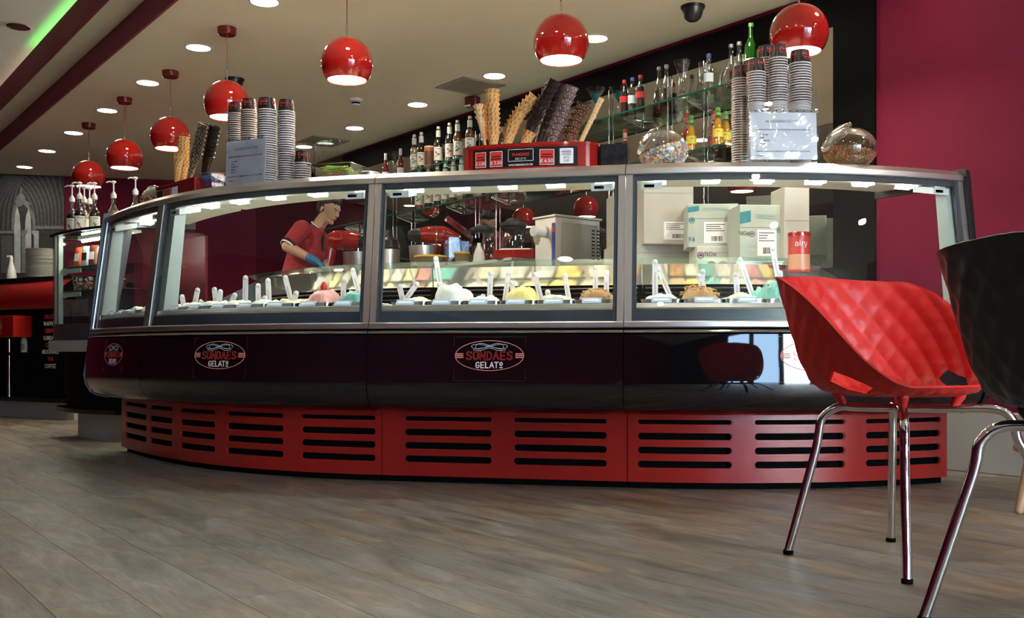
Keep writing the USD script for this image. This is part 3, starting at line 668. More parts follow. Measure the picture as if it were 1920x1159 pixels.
m_spat = glass('spatula_plastic', (.80, .77, .77), .10, .9, 2.0)
m_spat2 = M('spatula_milky', (.95, .90, .90), .22, trans=.38)
def b_spat(t):
    L = .26
    obj('handle', ext_spat(L), m_spat2, t, smooth=50)
    obj('handle_ridge', tf(bx(0, -.0048, 0, .0065, .0022, .115, .001), TR(0, 0, .15)), M('spatula_ridge', (.50, .44, .44), .3), t)
    obj('blade', tf(ext(rrect(.034, .075, .012), .0022), TR(0, .0011, .02) @ RX(math.pi / 2)), m_spat2, t, smooth=50)
def ext_spat(L):
    g = rrect(.023, L - .05, .0112, 0, .05 + (L - .05) / 2)
    a = tf(ext(g, .007), TR(0, .0035, 0) @ RX(math.pi / 2)); bcp = tf(trimesh.creation.icosphere(2, .0118), TR(0, 0, L - .010) @ SC(1, .62, 1)); return cat_([a, bcp])
K_sp = Kind('gelato_spatula', b_spat, 'spatula')
sp = []
for x0, y0, x1, y1 in [(510, 770, 530, 885), (620, 725, 590, 870), (630, 810, 690, 875), (730, 720, 745, 850), (773, 735, 762, 865), (875, 760, 830, 860), (943, 640, 940, 860), (1028, 695, 1030, 830), (1080, 780, 1025, 865), (1095, 660, 1103, 820), (1210, 640, 1255, 820), (1290, 745, 1265, 855), (1490, 680, 1475, 850), (1580, 785, 1545, 855), (1610, 660, 1605, 820), (1668, 590, 1715, 770)]:
    sp.append((200 + x0 / 3.621, 340 + y0 / 3.621, 200 + x1 / 3.621, 340 + y1 / 3.621, 'left curved case'))
for x0, y0, x1, y1 in [(205, 785, 238, 930), (330, 770, 250, 880), (445, 600, 478, 800), (470, 770, 485, 915), (808, 700, 800, 890), (928, 695, 910, 825), (945, 760, 968, 912), (755, 850, 762, 915), (1095, 705, 1145, 905), (1180, 820, 1200, 910), (1295, 710, 1320, 870), (1497, 660, 1497, 870), (1570, 690, 1570, 830)]:
    sp.append((690 + x0 / 3.512, 310 + y0 / 3.512, 690 + x1 / 3.512, 310 + y1 / 3.512, 'flat middle case'))
for x0, y0, x1, y1 in [(245, 45, 245, 560), (275, 140, 410, 450), (820, 160, 775, 550), (770, 215, 880, 540), (1215, 200, 1235, 545), (1255, 20, 1400, 430), (1650, -110, 1720, 260), (1745, 180, 1730, 560)]:
    sp.append((1190 + x0 / 6.4, 480 + y0 / 6.4, 1190 + x1 / 6.4, 480 + y1 / 6.4, 'right curved case'))
cnt = {}
for x0, y0, x1, y1, wh in sp:
    cnt[wh] = cnt.get(wh, 0) + 1; k = cnt[wh]
    dd = -.06 if y1 > 572 else (-.16 if y1 > 560 else -.42)
    q = cp(u_at(x1, dd), dd, 0); q2 = cp(u_at(x0, dd), dd, 0)
    bot = at_y(x1, y1, q[1]); top = at_y(x0, y0, q2[1] + .01)
    ax = (top - bot) / np.linalg.norm(top - bot)
    K_sp.put(align(top - ax * .26, ax), f'clear plastic gelato spatula, number {k} from the left in the {wh}' if False else f'clear plastic gelato spatula standing in the {wh}, {(wordn + ["ninth", "tenth", "eleventh", "twelfth", "thirteenth", "fourteenth", "fifteenth", "sixteenth"])[k - 1]} along from its left', 'gelato spatulas')
def b_tag(t):
    obj('plate', tf(bx(0, 0, 0, .078, .0022, .030, .0008), RX(-.75)), M('tag_plate', (.50, .60, .72), .15, coat=.3), t)
    obj('name_strip', tf(bx(0, -.0014, 0, .060, .0006, .010), RX(-.75)), m_paper, t)
    obj('foot', bx(0, .013, -.0085, .05, .012, .002), m_acryl, t)
K_tag = Kind('flavour_tag', b_tag, 'name tag')
for mi, (a, b, _) in enumerate(mods):
    for k in range(row_n[mi]):
        u = a + .055 + (b - a - .11) * (k + .5) / row_n[mi]
        K_tag.put(cmat(u, .088, .7525), f'pale blue flavour tag, {wordn[k]} from the left in the {mname[mi]}', 'flavour tags on the ledge')
# ================================================================ THINGS STANDING ON TOP OF THE CASE
DZ = 1.2917
def top_z(x, y, d): return at_y(x, y, cp(u_at(x, d), d, 0)[1])[2]
# --- paper cups, nested upside down
m_cupprint = M('cup_print', (.020, .012, .012), .35); m_cuprim = M('cup_rim', (.66, .60, .58), .5)
def cup_build(R):
    r1 = R * .80; Hc = .058
    def b(t):
        obj('body', lathe([(R * .965, .002), (r1, Hc), (r1 - .002, Hc), (r1 - .004, Hc - .004)], 28), m_cupprint, t)
        obj('rim', ring([(R * .93, 0), (R, .0005), (R + .0005, .004), (R - .001, .0062), (R * .94, .0062)], 28), m_cuprim, t)
    return b
def cup_top(R):
    r1 = R * .80; Hc = .058; mid = lambda z: R * .965 + (r1 - R * .965) * (z - .002) / (Hc - .002) + .0005
    def b(t):
        cup_build(R)(t)
        obj('base_disc', lathe([(r1 - .0035, Hc - .003), (0, Hc - .0028)], 24), m_cuprim, t)
        for k in range(4):
            a = k * math.pi / 2 + .45
            fr = rrect(.034, .036, .003).difference(rrect(.0315, .0335, .002))
            obj('print_frame', tf(bend(tf(ext(fr, .0006), TR(0, .032, 0)), mid(.032) - .0006), RZ(a)), m_pinkink, t, smooth=False)
            obj('print_word', tf(cat_([bend(tf(ext(word('SUNDAES', .0065, .13, .86), .0006), TR(0, .036, 0)), mid(.039)), bend(tf(ext(rrect(.026, .009, .001), .0005), TR(0, .025, 0)), mid(.025))]), RZ(a)), m_redink, t, smooth=False)
    return b
K_cupS, K_cupL = Kind('paper_cup', cup_build(.0385), 'paper cup'), Kind('paper_cup', cup_build(.0445), 'paper cup')
K_topS, K_topL = Kind('paper_cup', cup_top(.0385), 'paper cup'), Kind('paper_cup', cup_top(.0445), 'paper cup')
PITCH = .0104
hidden = []
def stack(x, d, ytop, big, desc, grp, hide=None):
    u = u_at(x, d); zt = top_z(x, ytop, d); n = max(2, int(round((zt - .058 - DZ) / PITCH)))
    for k in range(n + 1):
        z = DZ + k * PITCH; Mx = cmat(u, d, z) @ RZ(rng.uniform(-.2, .2) if k == n else rng.uniform(0, 6)) @ TR(rng.uniform(-.0008, .0008), rng.uniform(-.0008, .0008), 0)
        if hide and k < n and z < hide:
            R = .0445 if big else .0385
            hidden.append(tf(lathe([(R * .965, 0), (R, .0005), (R, .006), (R * .94, .0062), (R * .80, .058)], 20), Mx)); continue
        if k == n: (K_topL if big else K_topS).put(Mx, 'printed paper cup topping ' + desc, None)
        else: (K_cupL if big else K_cupS).put(Mx, 'paper cup nested in ' + desc, grp)
stack(442, -.20, 192, False, 'the leftmost cup stack behind the left allergen notice', 'leftmost paper cup stack')
stack(467, -.17, 188, False, 'the second cup stack from the left on the curved case', 'second paper cup stack')
stack(501, -.09, 184, True, 'the widest cup stack right of the left allergen notice', 'wide paper cup stack by the left notice')
stack(537, -.12, 187, False, 'the tall cup stack next to the short one on the left', 'fourth paper cup stack')
stack(567, -.12, 284, False, 'the short cup stack beside the bowl of coloured spoons', 'short paper cup stack')
HZ = 1.545
stack(1389, -.20, 124, False, 'the leftmost stack of the right cup dispenser', 'leftmost stack of the right dispenser')
stack(1407, -.27, 114, False, 'the second stack of the right cup dispenser, set back', 'second stack of the right dispenser')
stack(1418, -.10, 112, False, 'the lower front stack at the left of the right notice', 'front left stack of the right dispenser', HZ)
stack(1437, -.19, 87, False, 'the tall rear stack of the right cup dispenser', 'tall rear stack of the right dispenser', HZ)
stack(1459, -.08, 85, False, 'the tallest front stack above the right notice', 'tallest front stack of the right dispenser', HZ)
stack(1500, -.075, 98, True, 'the rightmost stack of the right cup dispenser', 'rightmost stack of the right dispenser', HZ)
hp = obj('paper_cups', cat_(hidden), m_cuprim, None, label='lower paper cups hidden behind the right allergen notice', cat='paper cup', kind='stuff')

# --- clear dispensers and the notices hung on them
def acr(name, lab, x0, x1, d0, d1, h, holes):
    u0, u1 = u_at(x0, d0), u_at(x1, d0); O = cp((u0 + u1) / 2, (d0 + d1) / 2, DZ); t = thing(name, lab, 'cup dispenser', TR(*O))
    obj('base_plate', sweep([(d0, DZ), (d1, DZ), (d1, DZ + .0004), (d0, DZ + .0004)], u0, u1, 6), m_acryl, t, world=True, smooth=False)
    obj('front_sheet', sweep([(d0, DZ), (d0, DZ + h), (d0 - .003, DZ + h), (d0 - .003, DZ)], u0, u1, 8), m_acryl, t, world=True)
    prof = [(d0, DZ), (d0, DZ + h * .9), (d0 - .01, DZ + h), (d1 + .06, DZ + h * holes), (d1 + .015, DZ + h * holes - .02), (d1, DZ + h * holes - .07), (d1, DZ)]
    for u in (u0, u1): obj('side_sheet', sweep(prof, u - .0015, u + .0015, 1), m_acryl, t, world=True)
    obj('edge_strip', cat_([sweep([(d0 + .001, DZ), (d0 + .001, DZ + h), (d0 - .004, DZ + h), (d0 - .004, DZ)], u - .002, u + .002, 1) for u in (u0, u1)]), m_vessel, t, world=True)
    return t
acr('cup_dispenser', 'clear acrylic cup dispenser behind the left allergen notice', 424, 590, -.035, -.27, .17, 1.35)
acr('cup_dispenser', 'clear acrylic cup dispenser behind the right allergen notice', 1403, 1531, -.012, -.13, .315, .98)
m_sleeve = glass('plastic_sleeve', (.93, .95, .97), .10, .7, 3, .06)
def notice(c, lab):
    TLp, TRp, BRp, BLp = c; w = np.linalg.norm(TRp - TLp); h = np.linalg.norm(TLp - BLp)
    Fm = frame(BLp, BRp - BLp, TLp - BLp); t = thing('allergen_notice', lab, 'notice', Fm)
    xx, yy = np.meshgrid(np.linspace(0, w, 30), np.linspace(0, h, 30), indexing='ij')
    wr = (meshkit.fbm(np.stack([xx * 26, yy * 16, xx * 0 + len(lab)], -1), 4) - .5) * .006 + .0042
    v = np.vstack([np.stack([xx, yy, wr], -1).reshape(-1, 3), np.stack([xx, yy, wr - .0004], -1).reshape(-1, 3)]); f = []
    for i in range(29):
        for j in range(29):
            q = i * 30 + j; f += [[q, q + 30, q + 31], [q, q + 31, q + 1], [q + 900, q + 931, q + 930], [q + 900, q + 901, q + 931]]
    obj('paper', bx(w / 2, h * .47, 0, w * .96, h * .92, .0008), m_paper, t)
    obj('sleeve', trimesh.Trimesh(v, f, process=False), m_sleeve, t, smooth=60)
    for k in range(9): obj('punch_hole', lathe([(0, .0043), (.0028, .0043), (.0028, .0047), (0, .0047)], 10).apply_transform(TR(w * (.1 + .1 * k), h * .955, 0)), m_ink, t, smooth=False)
    def ln(s, y, hh, x=None, bold=False):
        m = text(s, hh, .0003, bold)
        if x is not None: m.apply_translation([x * w - m.bounds[0, 0], 0, 0])
        else: m.apply_translation([w / 2, 0, 0])
        if m.extents[0] > w * .86: m = tf(m, TR(w * .07 if x is not None else w / 2, 0, 0) @ SC(w * .84 / m.extents[0], 1, 1) @ TR(-(m.bounds[0, 0] if x is not None else w / 2), 0, 0))
        m.apply_translation([0, y * h, .0006]); obj('text_line', m, m_ink, t, smooth=False)
    ln('ALLERGENS NOTICE', .73, h * .052)
    ln('OUR PRODUCTS MAY CONTAIN THE FOLLOWING ALLERGENS:', .58, h * .026, .10, True)
    for k, s in enumerate(['GLUTEN', 'EGG', 'PEANUTS', 'MILK', 'NUTS']): ln(s, .48 - .058 * k, h * .030, .16, True)
    ln('PLEASE ASK A STAFF MEMBER IF YOU HAVE ANY QUESTIONS', .155, h * .026, .10, True); ln('THANKS', .07, h * .026, .10, True)
def on(x, y, d): return at_y(x, y, cp(u_at(x, d), d, 0)[1])
notice([on(420, 262, -.012), on(497, 247, -.012), on(496, 341, -.008), on(421, 348, -.008)], 'white allergen notice in a plastic sleeve at the left, before the paper cups')
notice([on(1404, 204, .006), on(1534, 203, .006), on(1536, 300, .012), on(1405, 300, .012)], 'creased allergen notice in a plastic sleeve below the tall right cup stacks')

# --- cones
def waffle_mat(name, dark, light):
    N = {'tc': ('texture_coordinate', {}), 'sp': ('separate_xyz', {}), 'at': ('math', {'math_type': 'arctan2'}), 'a9': ('math', {'math_type': 'multiply', 'value2': 9.0}), 'kz': ('math', {'math_type': 'multiply', 'value2': 200.0}),
         'p1': ('math', {'math_type': 'add'}), 'p2': ('math', {'math_type': 'subtract'}), 'c1': ('math', {'math_type': 'cosine'}), 'c2': ('math', {'math_type': 'cosine'}), 'mx': ('math', {'math_type': 'maximum'}),
         'n': ('noise_texture', {'scale': 90.0, 'detail': 4.0}), 'ma': ('math', {'math_type': 'multiply_add', 'value2': .9}), 'r': ('rgb_ramp', {'ramp': [(.05, dark), (.85, light)]}), 'mr': ('map_range', {'from_min': -.9, 'from_max': 1.7, 'to_min': 0, 'to_max': 1}),
         'oi': ('object_info', {}), 'vr': ('map_range', {'to_min': .88, 'to_max': 1.10}), 'h': ('hsv', {}), 'p': ('principled_bsdf', {'roughness': .6})}
    L = [('tc.object', 'sp.vector'), ('sp.y', 'at.value1'), ('sp.x', 'at.value2'), ('at.value', 'a9.value1'), ('sp.z', 'kz.value1'), ('a9.value', 'p1.value1'), ('kz.value', 'p1.value2'), ('a9.value', 'p2.value1'), ('kz.value', 'p2.value2'), ('p1.value', 'c1.value1'), ('p2.value', 'c2.value1'),
         ('c1.value', 'mx.value1'), ('c2.value', 'mx.value2'), ('tc.object', 'n.vector'), ('n.fac', 'ma.value1'), ('mx.value', 'ma.value3'), ('ma.value', 'mr.value'), ('mr.result', 'r.fac'), ('oi.random', 'vr.value'), ('vr.result', 'h.value'), ('r.color', 'h.color'), ('h.color', 'p.base_color')]
    return usdkit.material(stage, LK + name, N, L, surface='p.BSDF')
m_waf = waffle_mat('waffle', (.30, .115, .022), (.80, .48, .17)); m_waf2 = waffle_mat('pale_waffle', (.46, .25, .09), (.76, .52, .26))
m_choc = M('dark_chocolate', (.022, .013, .010), .32, bump=(140, .6, .004)); m_rainb = M('hundreds', (.20, .10, .055), .6)
def cone_mesh(R, L, amp, waffle=True, seed=0, rough=0.0, flare=.0068):
    n, k = 36, 16; a = np.arange(n) * 2 * math.pi / n; zz = np.concatenate([np.linspace(0, .80, k - 6), [.84, .88, .92, .95, .98, 1.0]]); v = []
    for z in zz:
        r = R * (.22 + .60 * z) + flare * max(0, (z - .85) / .15) ** 2
        g = amp * np.maximum(np.cos(9 * a + 26 * z), np.cos(9 * a - 26 * z)) if waffle else 0
        v.append(np.stack([(r + g) * np.cos(a), (r + g) * np.sin(a), np.full(n, z * L + (amp * .5 * np.cos(9 * a) * max(0, (z - .8) / .2)))], 1))
    for z in zz[::-1]:
        r = R * (.22 + .60 * z) + flare * max(0, (z - .85) / .15) ** 2 - .0030; v.append(np.stack([r * np.cos(a), r * np.sin(a), np.full(n, max(z * L, .006))], 1))
    v = np.vstack(v)
    if rough: v = v + (meshkit.fbm(v * 220, 3, seed)[:, None] - .5) * rough * np.array([1, 1, .6])
    m2 = len(zz) * 2; f = []
    for i in range(m2 - 1):
        for j in range(n):
            q = [i * n + j, i * n + (j + 1) % n, (i + 1) * n + (j + 1) % n, (i + 1) * n + j]; f += [[q[0], q[1], q[2]], [q[0], q[2], q[3]]]
    c0, c1 = len(v), len(v) + 1; v = np.vstack([v, [[0, 0, 0], [0, 0, .006]]])
    for j in range(n): f += [[c0, (j + 1) % n, j], [c1, (m2 - 1) * n + j, (m2 - 1) * n + (j + 1) % n]]
    return trimesh.Trimesh(v, f, process=False)
def crumbs(R, L, n, seed, size, lo=.25):
    r = np.random.default_rng(seed); g = []
    for _ in range(n):
        z = r.uniform(lo, 1); a = r.uniform(0, 6.28); rr = R * (.22 + .60 * z) + .0068 * max(0, (z - .85) / .15) ** 2 + size * .2
        g.append(tf(trimesh.creation.box([size * r.uniform(.6, 1.6), size, size * r.uniform(.8, 2.0)]), TR(rr * math.cos(a), rr * math.sin(a), z * L) @ RZ(a) @ RX(r.uniform(-1, 1))))
    return cat_(g)
def k_cone(kind, R, L):
    def b(t):
        if kind == 'waffle': obj('cone', cone_mesh(R, L, .0022), m_waf, t, smooth=40)
        elif kind == 'pale': obj('cone', cone_mesh(R, L, .0012), m_waf2, t, smooth=40)
        elif kind == 'dark': obj('cone', cone_mesh(R * .90, L * .95, .0006, flare=0), m_waf, t); obj('coating', cone_mesh(R, L * .985, .0012, True, 3, .004).apply_transform(TR(0, 0, L * .02)), m_choc, t, smooth=50)
        else:
            c1 = {'sprinkle': (.40, .27, .25), 'rainbow': (.20, .085, .05), 'crumb': (.14, .10, .07)}[kind]
            obj('cone', cone_mesh(R * .90, L * .95, .0006, flare=0), m_waf, t); obj('coating', cone_mesh(R * .98, L * .985, 0, False).apply_transform(TR(0, 0, L * .02)), M('coat_' + kind, tuple(x * .5 for x in c1), .6), t, smooth=50)
            cols = {'sprinkle': [(.62, .52, .52), (.55, .35, .36), (.25, .12, .10)], 'rainbow': [(.45, .16, .06), (.38, .05, .04), (.22, .20, .05)], 'crumb': [(.50, .42, .30), (.10, .06, .04), (.30, .22, .14)]}[kind]
            for i, c in enumerate(cols): obj('sprinkles', crumbs(R * 1.0, L, 130, 9 + i, .0028), M(f'spr_{kind}_{i}', c, .5), t, smooth=False, kind='stuff')
    return Kind('ice_cream_cone', b, 'ice cream cone')
def cone_stack(K, L, path, n, pitch, lab, grp):
    P = np.asarray(path, float); seg = np.linalg.norm(np.diff(P, axis=0), axis=1); S = np.concatenate([[0], np.cumsum(seg)])
    for k in range(n):
        s = S[-1] - k * pitch; s0 = s - L
        top = np.array([np.interp(s, S, P[:, i]) for i in range(3)])
        a, b2 = (np.array([np.interp(max(q, 0), S, P[:, i]) for i in range(3)]) for q in (s0, s))
        ax = (b2 - a) / np.linalg.norm(b2 - a)
        K.put(align(top - ax * L, ax, rng.uniform(-.25, .25)), lab, grp)
def dpath(pts, d0, d1):
    """a curve from picture points, leaning from depth line d0 at its foot to d1 at its top"""
    n = len(pts); out = []
    for i, (x, y) in enumerate(pts):
        d = d0 + (d1 - d0) * i / (n - 1); out.append(on(x, y, d))
    return bez(*out, n=10)
z4 = lambda x, y: (680 + x / 3.692, 120 + y / 3.692)
KC = {k: k_cone(k, R, L) for k, R, L in [('waffle', .0300, .135), ('pale', .0190, .13), ('dark', .0300, .14), ('sprinkle', .0245, .13), ('rainbow', .0330, .13), ('crumb', .0250, .13)]}
cone_stack(KC['pale'], .13, dpath([z4(862, 640), z4(800, 288)], -.10, -.12), 3, .024, 'slim pale cone in the leftmost leaning pair of the middle rack', 'slim pale cones')
cone_stack(KC['pale'], .13, dpath([z4(868, 640), z4(838, 284)], -.15, -.16), 2, .020, 'slim pale cone behind the leaning pair of the middle rack', 'rear slim pale cones')
cone_stack(KC['waffle'], .135, dpath([z4(908, 650), z4(903, 430), z4(897, 182)], -.10, -.10), 10, .0195, 'plain waffle cone nested in the upright stack of the middle rack', 'upright waffle cone stack')
cone_stack(KC['waffle'], .135, dpath([z4(985, 640), z4(1030, 440), z4(1100, 320), z4(1195, 225)], -.10, -.10), 10, .0195, 'plain waffle cone nested in the bending stack left of the dark cones', 'bending waffle cone stack')
cone_stack(KC['waffle'], .135, dpath([z4(1080, 650), z4(1160, 470)], -.09, -.09), 1, .02, 'plain waffle cone at the foot of the dark chocolate stack', 'waffle cone under chocolate')
cone_stack(KC['dark'], .14, dpath([z4(1090, 610), z4(1190, 380), z4(1325, 118)], -.09, -.08), 8, .0260, 'dark chocolate coated cone in the tallest leaning stack', 'tallest chocolate cone stack')
cone_stack(KC['dark'], .14, dpath([z4(1180, 640), z4(1265, 420), z4(1378, 140)], -.15, -.15), 7, .0300, 'dark chocolate coated cone in the second leaning stack', 'second chocolate cone stack')
cone_stack(KC['sprinkle'], .13, dpath([z4(1285, 620), z4(1380, 360), z4(1455, 160)], -.10, -.10), 9, .0270, 'white and pink sprinkled cone in the grey looking stack', 'pink sprinkled cone stack')
cone_stack(KC['rainbow'], .13, dpath([z4(1395, 640), z4(1450, 450), z4(1535, 285)], -.09, -.10), 6, .0260, 'reddish brown sprinkled cone in the thick short stack', 'brown sprinkled cone stack')
KR = thing('rolled_wafer', 'long rolled wafer leaning at the right end of the middle rack', 'wafer', align(on(*z4(1500, 560), -.09), on(*z4(1655, 238), -.09) - on(*z4(1500, 560), -.09)))
Lw = float(np.linalg.norm(on(*z4(1655, 238), -.09) - on(*z4(1500, 560), -.09)))
obj('roll', ring([(.0095 + .0007 * math.sin(z * 260) + .002 * z / Lw, z) for z in np.linspace(-.02, Lw, 40)] + [(.006 + .002 * z / Lw, z) for z in (Lw, -.02)], 24), m_waf2, KR)
obj('spiral_edge', tube([(.0085 * (1 - i / 60) * math.cos(i * .35) + .001, .0085 * (1 - i / 60) * math.sin(i * .35), Lw - .001) for i in range(36)], .0008, 5), m_waf, KR)
# rack in the middle
def rack(name, lab, x0, x1, dmid, depth, h, bulge, K):
    u = u_at((x0 + x1) / 2, dmid); t = thing(name, lab, 'cone rack', cmat(u, dmid, DZ))
    w = abs(cp(u_at(x1, dmid + depth / 2), dmid + depth / 2, 0) - cp(u_at(x0, dmid + depth / 2), dmid + depth / 2, 0)); w = float(np.hypot(w[0], w[1]))
    fy = lambda x: -depth / 2 - bulge * (1 - (2 * x / w) ** 2) + (.03 * max(0, abs(2 * x / w) - .88) / .12 if bulge else 0)
    xs = np.linspace(-w / 2, w / 2, 40); pl = Polygon([(x, fy(x)) for x in xs] + [(w / 2, depth / 2), (-w / 2, depth / 2)])
    pl = pl.buffer(-.004).buffer(.004, quad_segs=4)
    obj('skirt', tf(ext(pl.difference(pl.buffer(-.004)), h - .012), TR(0, 0, 0)), m_red, t, smooth=40)
    nh = max(2, int(w / .085)); holes = unary_union([Point((k + .5) * w / nh - w / 2, 0).buffer(.02) for k in range(nh)])
    obj('top_plate', tf(ext(pl.buffer(.004).difference(holes), .012), TR(0, 0, h - .012)), m_red, t, smooth=40)
    def front(poly, d0, m, par, nm):
        g = ext(poly, .0006).subdivide_to_size(.03); v = np.array(g.vertices)
        g = trimesh.Trimesh(np.stack([v[:, 0], [fy(x) - d0 - z for x, z in v[:, [0, 2]]], v[:, 1]], 1), g.faces, process=False); trimesh.repair.fix_inversion(g)
        return obj(nm, g, m, par, smooth=False)
    return t, w, front
t, w, front = rack('cone_rack', 'large red cone rack with price labels in the middle of the counter top', 870, 1124, -.10, .15, .110, .035, KC)
X = lambda px: (px - 705) / 930 * w - w / 2           # label drawing in zoomed picture units
zc = .052
bl = front(sbox(X(790), .014, X(1510), .092), .0004, m_blackink, t, 'label_panel')
def price(px0, px1, z0, z1, s, m=m_redink):
    a, b2 = X(px0), X(px1); fr = front(rrect(b2 - a, z1 - z0, .003, (a + b2) / 2, (z0 + z1) / 2), .0012, m_whiteink, bl, 'label_border')
    front(rrect(b2 - a - .005, z1 - z0 - .005, .002, (a + b2) / 2, (z0 + z1) / 2), .0020, m, bl, 'price_label')
    for txt, hh, yy, ink, bd in s:
        mm = text(txt, hh, .0006, bd); ex = mm.extents[0]; k = min(1, (b2 - a - .008) / ex); mm = tf(mm, SC(k, 1, 1)); v = np.array(mm.vertices) + [(a + b2) / 2, z0 + yy, 0]
        obj('lettering', trimesh.Trimesh(np.stack([v[:, 0], [fyy(x) - .0028 - z for x, z in v[:, [0, 2]]], v[:, 1]], 1), mm.faces, process=False), ink, bl, smooth=False)
fyy = lambda x: -.075 - .035 * (1 - (2 * x / w) ** 2)
for p0, p1, s in [(808, 886, '£ 2.00'), (914, 1003, '£ 3.50'), (1257, 1356, '£ 4.50')]:
    price(p0, p1, .018, .082, [(s, .0125, .010, m_whiteink, True)])
price(1042, 1216, .036, .086, [('GELATO', .0085, .006, m_whiteink, False), ('SUNDAES', .011, .022, m_redink, True)], m_blackink)
mm = text('WWW.SUNDAESGELATO.COM', .0072, .0006, True); mm = tf(mm, SC(min(1, .10 / mm.extents[0] * 1.0), 1, 1)); v = np.array(mm.vertices) + [X(1128), .018, 0]
obj('lettering', trimesh.Trimesh(np.stack([v[:, 0], [fyy(x) - .0020 - z for x, z in v[:, [0, 2]]], v[:, 1]], 1), mm.faces, process=False), m_whiteink, bl, smooth=False)
price(1392, 1482, .022, .084, [('ADD', .0095, .020, m_ink, False), ('50P', .0095, .006, m_ink, False)], m_paper)
for k in range(4): front(sbox(X(1405) + .002 * (k % 2), .056 + .006 * k, X(1469) - .002 * (k % 2), .058 + .006 * k), .0028, m_ink, bl, 'print_line')
for p0, p1 in ((818, 876), (924, 993), (1267, 1346)):
    for k in range(2): front(sbox(X(p0) + .003 * k, .048 + .010 * k, X(p1) - .003 * k, .052 + .010 * k), .0028, m_blackink, bl, 'print_line')
# small rack at the left
t, w, front = rack('cone_rack', 'small red cone rack at the left end of the counter top', 311, 392, -.10, .13, .085, 0, KC)
bl = front(sbox(-w * .48, .008, w * .10, .070), .0004, m_blackink, t, 'label_panel')
for k, mk in enumerate((m_blackink, m_redink, m_paper)):
    a = -w * .46 + k * w * .19; lb = front(sbox(a, .012, a + w * .16, .064), .0010, m_whiteink, bl, 'label_border'); front(sbox(a + .002, .014, a + w * .16 - .002, .062), .0016, mk, bl, 'price_label')
z3 = lambda x, y: (240 + x / 4, 140 + y / 4)
cone_stack(KC['waffle'], .135, dpath([z3(365, 820), z3(380, 590)], -.07, -.07), 2, .024, 'plain waffle cone in the low front stack of the small rack', 'low waffle stack of the small rack')
cone_stack(KC['waffle'], .135, dpath([z3(410, 830), z3(418, 468)], -.10, -.10), 9, .0170, 'plain waffle cone in the tall stack of the small rack', 'tall waffle stack of the small rack')
cone_stack(KC['crumb'], .13, dpath([z3(455, 820), z3(565, 368)], -.11, -.11), 9, .0210, 'nut crumb coated cone in the leaning stack of the small rack', 'crumb coated stack of the small rack')
cone_stack(KC['dark'], .14, dpath([z3(560, 800), z3(650, 385)], -.11, -.11), 8, .0210, 'dark chocolate cone in the rightmost stack of the small rack', 'chocolate stack of the small rack')

# --- jars, bowls, small things
def half_fill(R, zs, tilt, n=3):
    s = trimesh.creation.icosphere(n + 1, R); s.apply_transform(SC(1, .92, zs))
    M_ = tmani(s); cut = m3.Manifold.cube((4 * R, 4 * R, 4 * R), True).translate((0, 0, -2 * R))
    c = mani_tri(cut); c.apply_transform(RY(tilt)); return mani_tri(M_ ^ tmani(c))
def candy_jar(x, d, R, zs, tilt, fill_tilt, fill_z, cols, size, n, lab, seed, open_dir=-1):
    u = u_at(x, d); t = thing('sweet_jar', lab, 'sweet jar', cmat(u, d, DZ + R * zs * .93))
    sph = trimesh.creation.icosphere(4, R); sph.apply_transform(SC(1, .92, zs)); inn = trimesh.creation.icosphere(4, R - .003); inn.apply_transform(SC(1, .92, zs))
    op = mani_tri(m3.Manifold.cube((2 * R, 3 * R, 3 * R), True).translate((R * 1.55 * open_dir, 0, R * .0))); op.apply_transform(RY(.75 * -open_dir * -1))
    flat = m3.Manifold.cube((4 * R, 4 * R, R), True).translate((0, 0, -R * zs * .93 - R / 2))
    sh = (tmani(sph) - tmani(inn)) - tmani(op) - flat
    obj('glass_bowl', mani_tri(sh), m_vessel, t, smooth=50)
    fill = tmani(half_fill(R - .005, zs, fill_tilt)) if False else None
    c = m3.Manifold.cube((5 * R, 5 * R, 2 * R), True).translate((0, 0, -R)); c = mani_tri(c); c.apply_transform(TR(0, 0, fill_z * R) @ RY(fill_tilt))
    i2 = trimesh.creation.icosphere(4, R - .005); i2.apply_transform(SC(1, .92, zs))
    body = mani_tri((tmani(i2) ^ tmani(c)) - flat)
    obj('sweet_filling', body, M('fill_' + str(seed), tuple(np.mean(cols, 0) * .8), .6), t, kind='stuff', smooth=40)
    pts, fi = trimesh.sample.sample_surface(body, n, seed=seed)
    r = np.random.default_rng(seed)
    grp = [[] for _ in cols]
    for p in pts: grp[r.integers(len(cols))].append(tf(trimesh.creation.box([size * r.uniform(.7, 1.5), size, size]), TR(*(p * 1.0)) @ RZ(r.uniform(0, 6)) @ RX(r.uniform(0, 6))))
    for i, g in enumerate(grp): obj('sweets', cat_(g), M(f'sweet_{seed}_{i}', cols[i], .45), t, smooth=False, kind='stuff')
    rim_a = np.linspace(0, 2 * math.pi, 40); 
    # rim ring and lid knob of the slanted opening
    e = mani_tri(sh); 
    lidc = np.array([.55 * open_dir * R, 0, .55 * R * zs]); Ml = align(lidc * 1.0, np.array([open_dir * .75, 0, .66]))
    obj('lid', tf(lathe([(0, .0), (R * .62, 0), (R * .66, .003), (R * .45, .018), (.012, .026), (0, .027)], 32), Ml), m_vessel, t)
    obj('lid_rim', tf(ring([(R * .64, -.004), (R * .70, -.004), (R * .71, .002), (R * .66, .005)], 36), Ml), m_vessel, t)
    return t
candy_jar(1243, -.12, .102, .84, 0, -.30, .05, [(.85, .78, .62), (.80, .25, .25), (.18, .42, .62), (.85, .60, .25)], .0075, 1000, 'tilted glass sweet jar of pastel coloured sweets right of the black box', 31)
